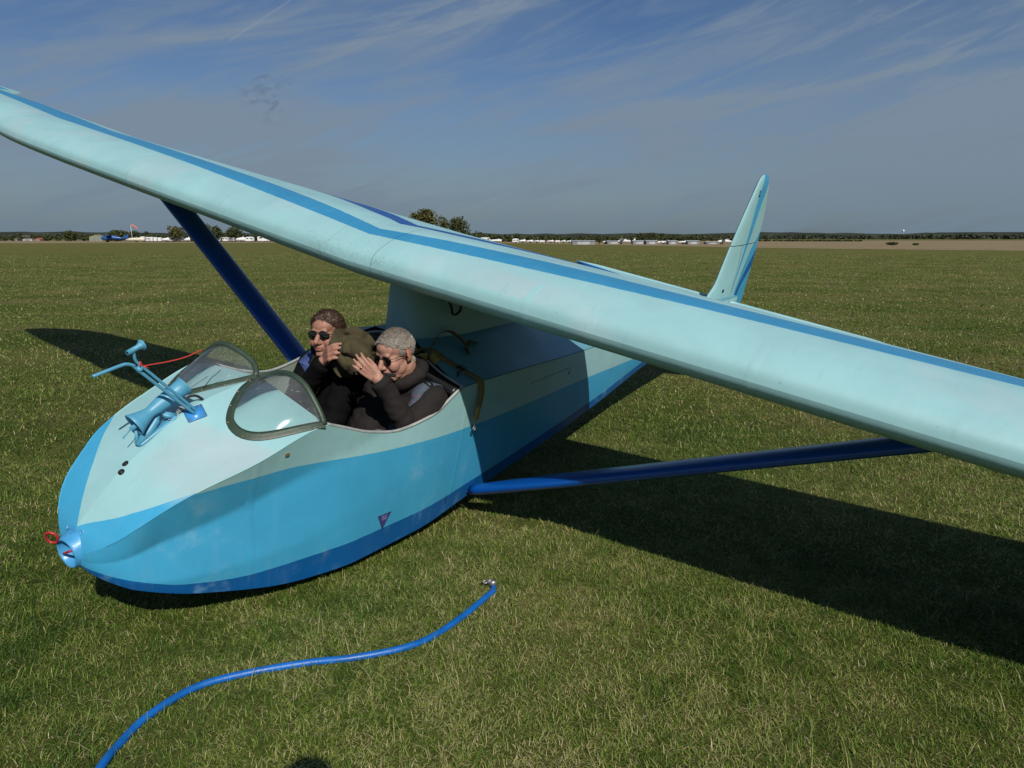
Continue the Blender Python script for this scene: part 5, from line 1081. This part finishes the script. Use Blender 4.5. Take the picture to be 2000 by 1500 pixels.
# ------------------------------------------------------------------ grass
def blade_mat():
    m = bpy.data.materials.new('grass_blades'); m.use_nodes = True; nt = m.node_tree; nt.nodes.clear(); N = nt.nodes.new; L = nt.links.new
    out = N('ShaderNodeOutputMaterial'); a = N('ShaderNodeAttribute'); a.attribute_name = 'tint'
    r = N('ShaderNodeValToRGB'); e = r.color_ramp.elements
    pts = [(0, (.036, .080, .008)), (.35, (.104, .180, .018)), (.62, (.205, .270, .045)), (.82, (.38, .345, .135)), (1, (.56, .49, .28))]
    while len(e) < 5: e.new(.5)
    for k, (p, c) in enumerate(pts): e[k].position = p; e[k].color = (*[v*ALB for v in c], 1)
    L(a.outputs['Fac'], r.inputs[0])
    b = N('ShaderNodeBsdfPrincipled'); b.inputs['Roughness'].default_value = .55; b.inputs['Specular IOR Level'].default_value = .25; L(r.outputs[0], b.inputs['Base Color'])
    t = N('ShaderNodeBsdfTranslucent'); L(r.outputs[0], t.inputs[0]); mx = N('ShaderNodeMixShader'); mx.inputs[0].default_value = .09; L(b.outputs[0], mx.inputs[1]); L(t.outputs[0], mx.inputs[2]); L(mx.outputs[0], out.inputs[0]); return m
M_blade = blade_mat()
def vnoise(x, y, s, seed):
    r = np.random.default_rng(seed); g = r.random((64, 64)); u = (x*s) % 64; v = (y*s) % 64; i = u.astype(int); j = v.astype(int); fu = u-i; fv = v-j; fu = fu*fu*(3-2*fu); fv = fv*fv*(3-2*fv)
    return (g[i, j]*(1-fu)*(1-fv)+g[(i+1) % 64, j]*fu*(1-fv)+g[i, (j+1) % 64]*(1-fu)*fv+g[(i+1) % 64, (j+1) % 64]*fu*fv)
def grass(name, zones):
    P = []; 
    for r0, r1, dens, h, w, dry in zones:
        ang = math.radians(43); n = int(dens*ang*(r1*r1-r0*r0)); r = np.sqrt(rng.uniform(r0*r0, r1*r1, n)); a = rng.uniform(-ang, ang, n)
        P.append(np.stack([r*np.sin(a), r*np.cos(a), np.full(n, h), np.full(n, w), np.full(n, dry)], 1))
    P = np.concatenate(P); n = len(P); x, y, h, w, dry = P.T
    q = .6*vnoise(x, y, 1.3, 5)+.4*vnoise(x, y, 4.1, 6); q2 = .5*vnoise(x, y, .45, 7)+.5*vnoise(x, y, 9.0, 8)
    h = h*rng.uniform(.55, 1.5, n)*(.60+.85*q); w = w*rng.uniform(.7, 1.3, n)
    tint = np.clip(rng.normal(.36, .20, n)+(q2-.5)*.85+(.5-q)*.25+dry, 0, .8); dead = rng.random(n) < (.13+.60*np.clip(q2-.42, 0, 1)+dry*.5); tint[dead] = rng.uniform(.66, 1, dead.sum())
    az = rng.uniform(0, 2*PI, n); lean = .40+1.15*rng.beta(1.7, 1.0, n)*(.7+.6*q2); lean[dead] *= 1.35; lean = np.clip(lean, 0, 1.42)
    dx = np.cos(az); dy = np.sin(az); bx = -dy; by = dx
    f1 = .5*h; l1 = np.minimum(lean*.85+.08, 1.38); l2 = np.minimum(lean*1.30+.05, 1.62); z1 = f1*np.cos(l1); o1 = f1*np.sin(l1); z2 = np.maximum(z1+.5*h*np.cos(l2), .003); o2 = o1+.5*h*np.sin(l2)
    V = np.empty((n, 5, 3), np.float32)
    V[:, 0] = np.stack([x-bx*w/2, y-by*w/2, np.full(n, -.004)], 1); V[:, 1] = np.stack([x+bx*w/2, y+by*w/2, np.full(n, -.004)], 1)
    V[:, 2] = np.stack([x+dx*o1+bx*w*.4, y+dy*o1+by*w*.4, z1], 1); V[:, 3] = np.stack([x+dx*o1-bx*w*.4, y+dy*o1-by*w*.4, z1], 1)
    V[:, 4] = np.stack([x+dx*o2, y+dy*o2, z2], 1)
    me = bpy.data.meshes.new(name); me.vertices.add(n*5); me.vertices.foreach_set('co', V.ravel())
    b = (np.arange(n)*5)[:, None]; loops = np.concatenate([b+0, b+1, b+2, b+3, b+3, b+2, b+4], 1).astype(np.int32)
    me.loops.add(n*7); me.loops.foreach_set('vertex_index', loops.ravel()); me.polygons.add(n*2)
    ls = np.stack([np.arange(n)*7, np.arange(n)*7+4], 1).astype(np.int32); me.polygons.foreach_set('loop_start', ls.ravel())
    me.update(calc_edges=True); at = me.attributes.new('tint', 'FLOAT', 'POINT'); at.data.foreach_set('value', np.repeat(tint, 5).astype(np.float32)); me.materials.append(M_blade)
    return tag(top(name, me, Matrix(), (0, 0, 0)), kind='stuff')
grass('grass', [(1.9, 4.2, 15500, .038, .0026, 0), (4.2, 7, 6600, .039, .0038, 0), (7, 12, 1900, .040, .0062, .0), (12, 22, 520, .040, .011, .01), (22, 45, 85, .045, .022, .03), (45, 95, 16, .05, .045, .05)])
grass('straw', [(1.9, 6, 45, .13, .0020, .6), (6, 14, 22, .15, .004, .6), (14, 40, 3, .16, .009, .6)])
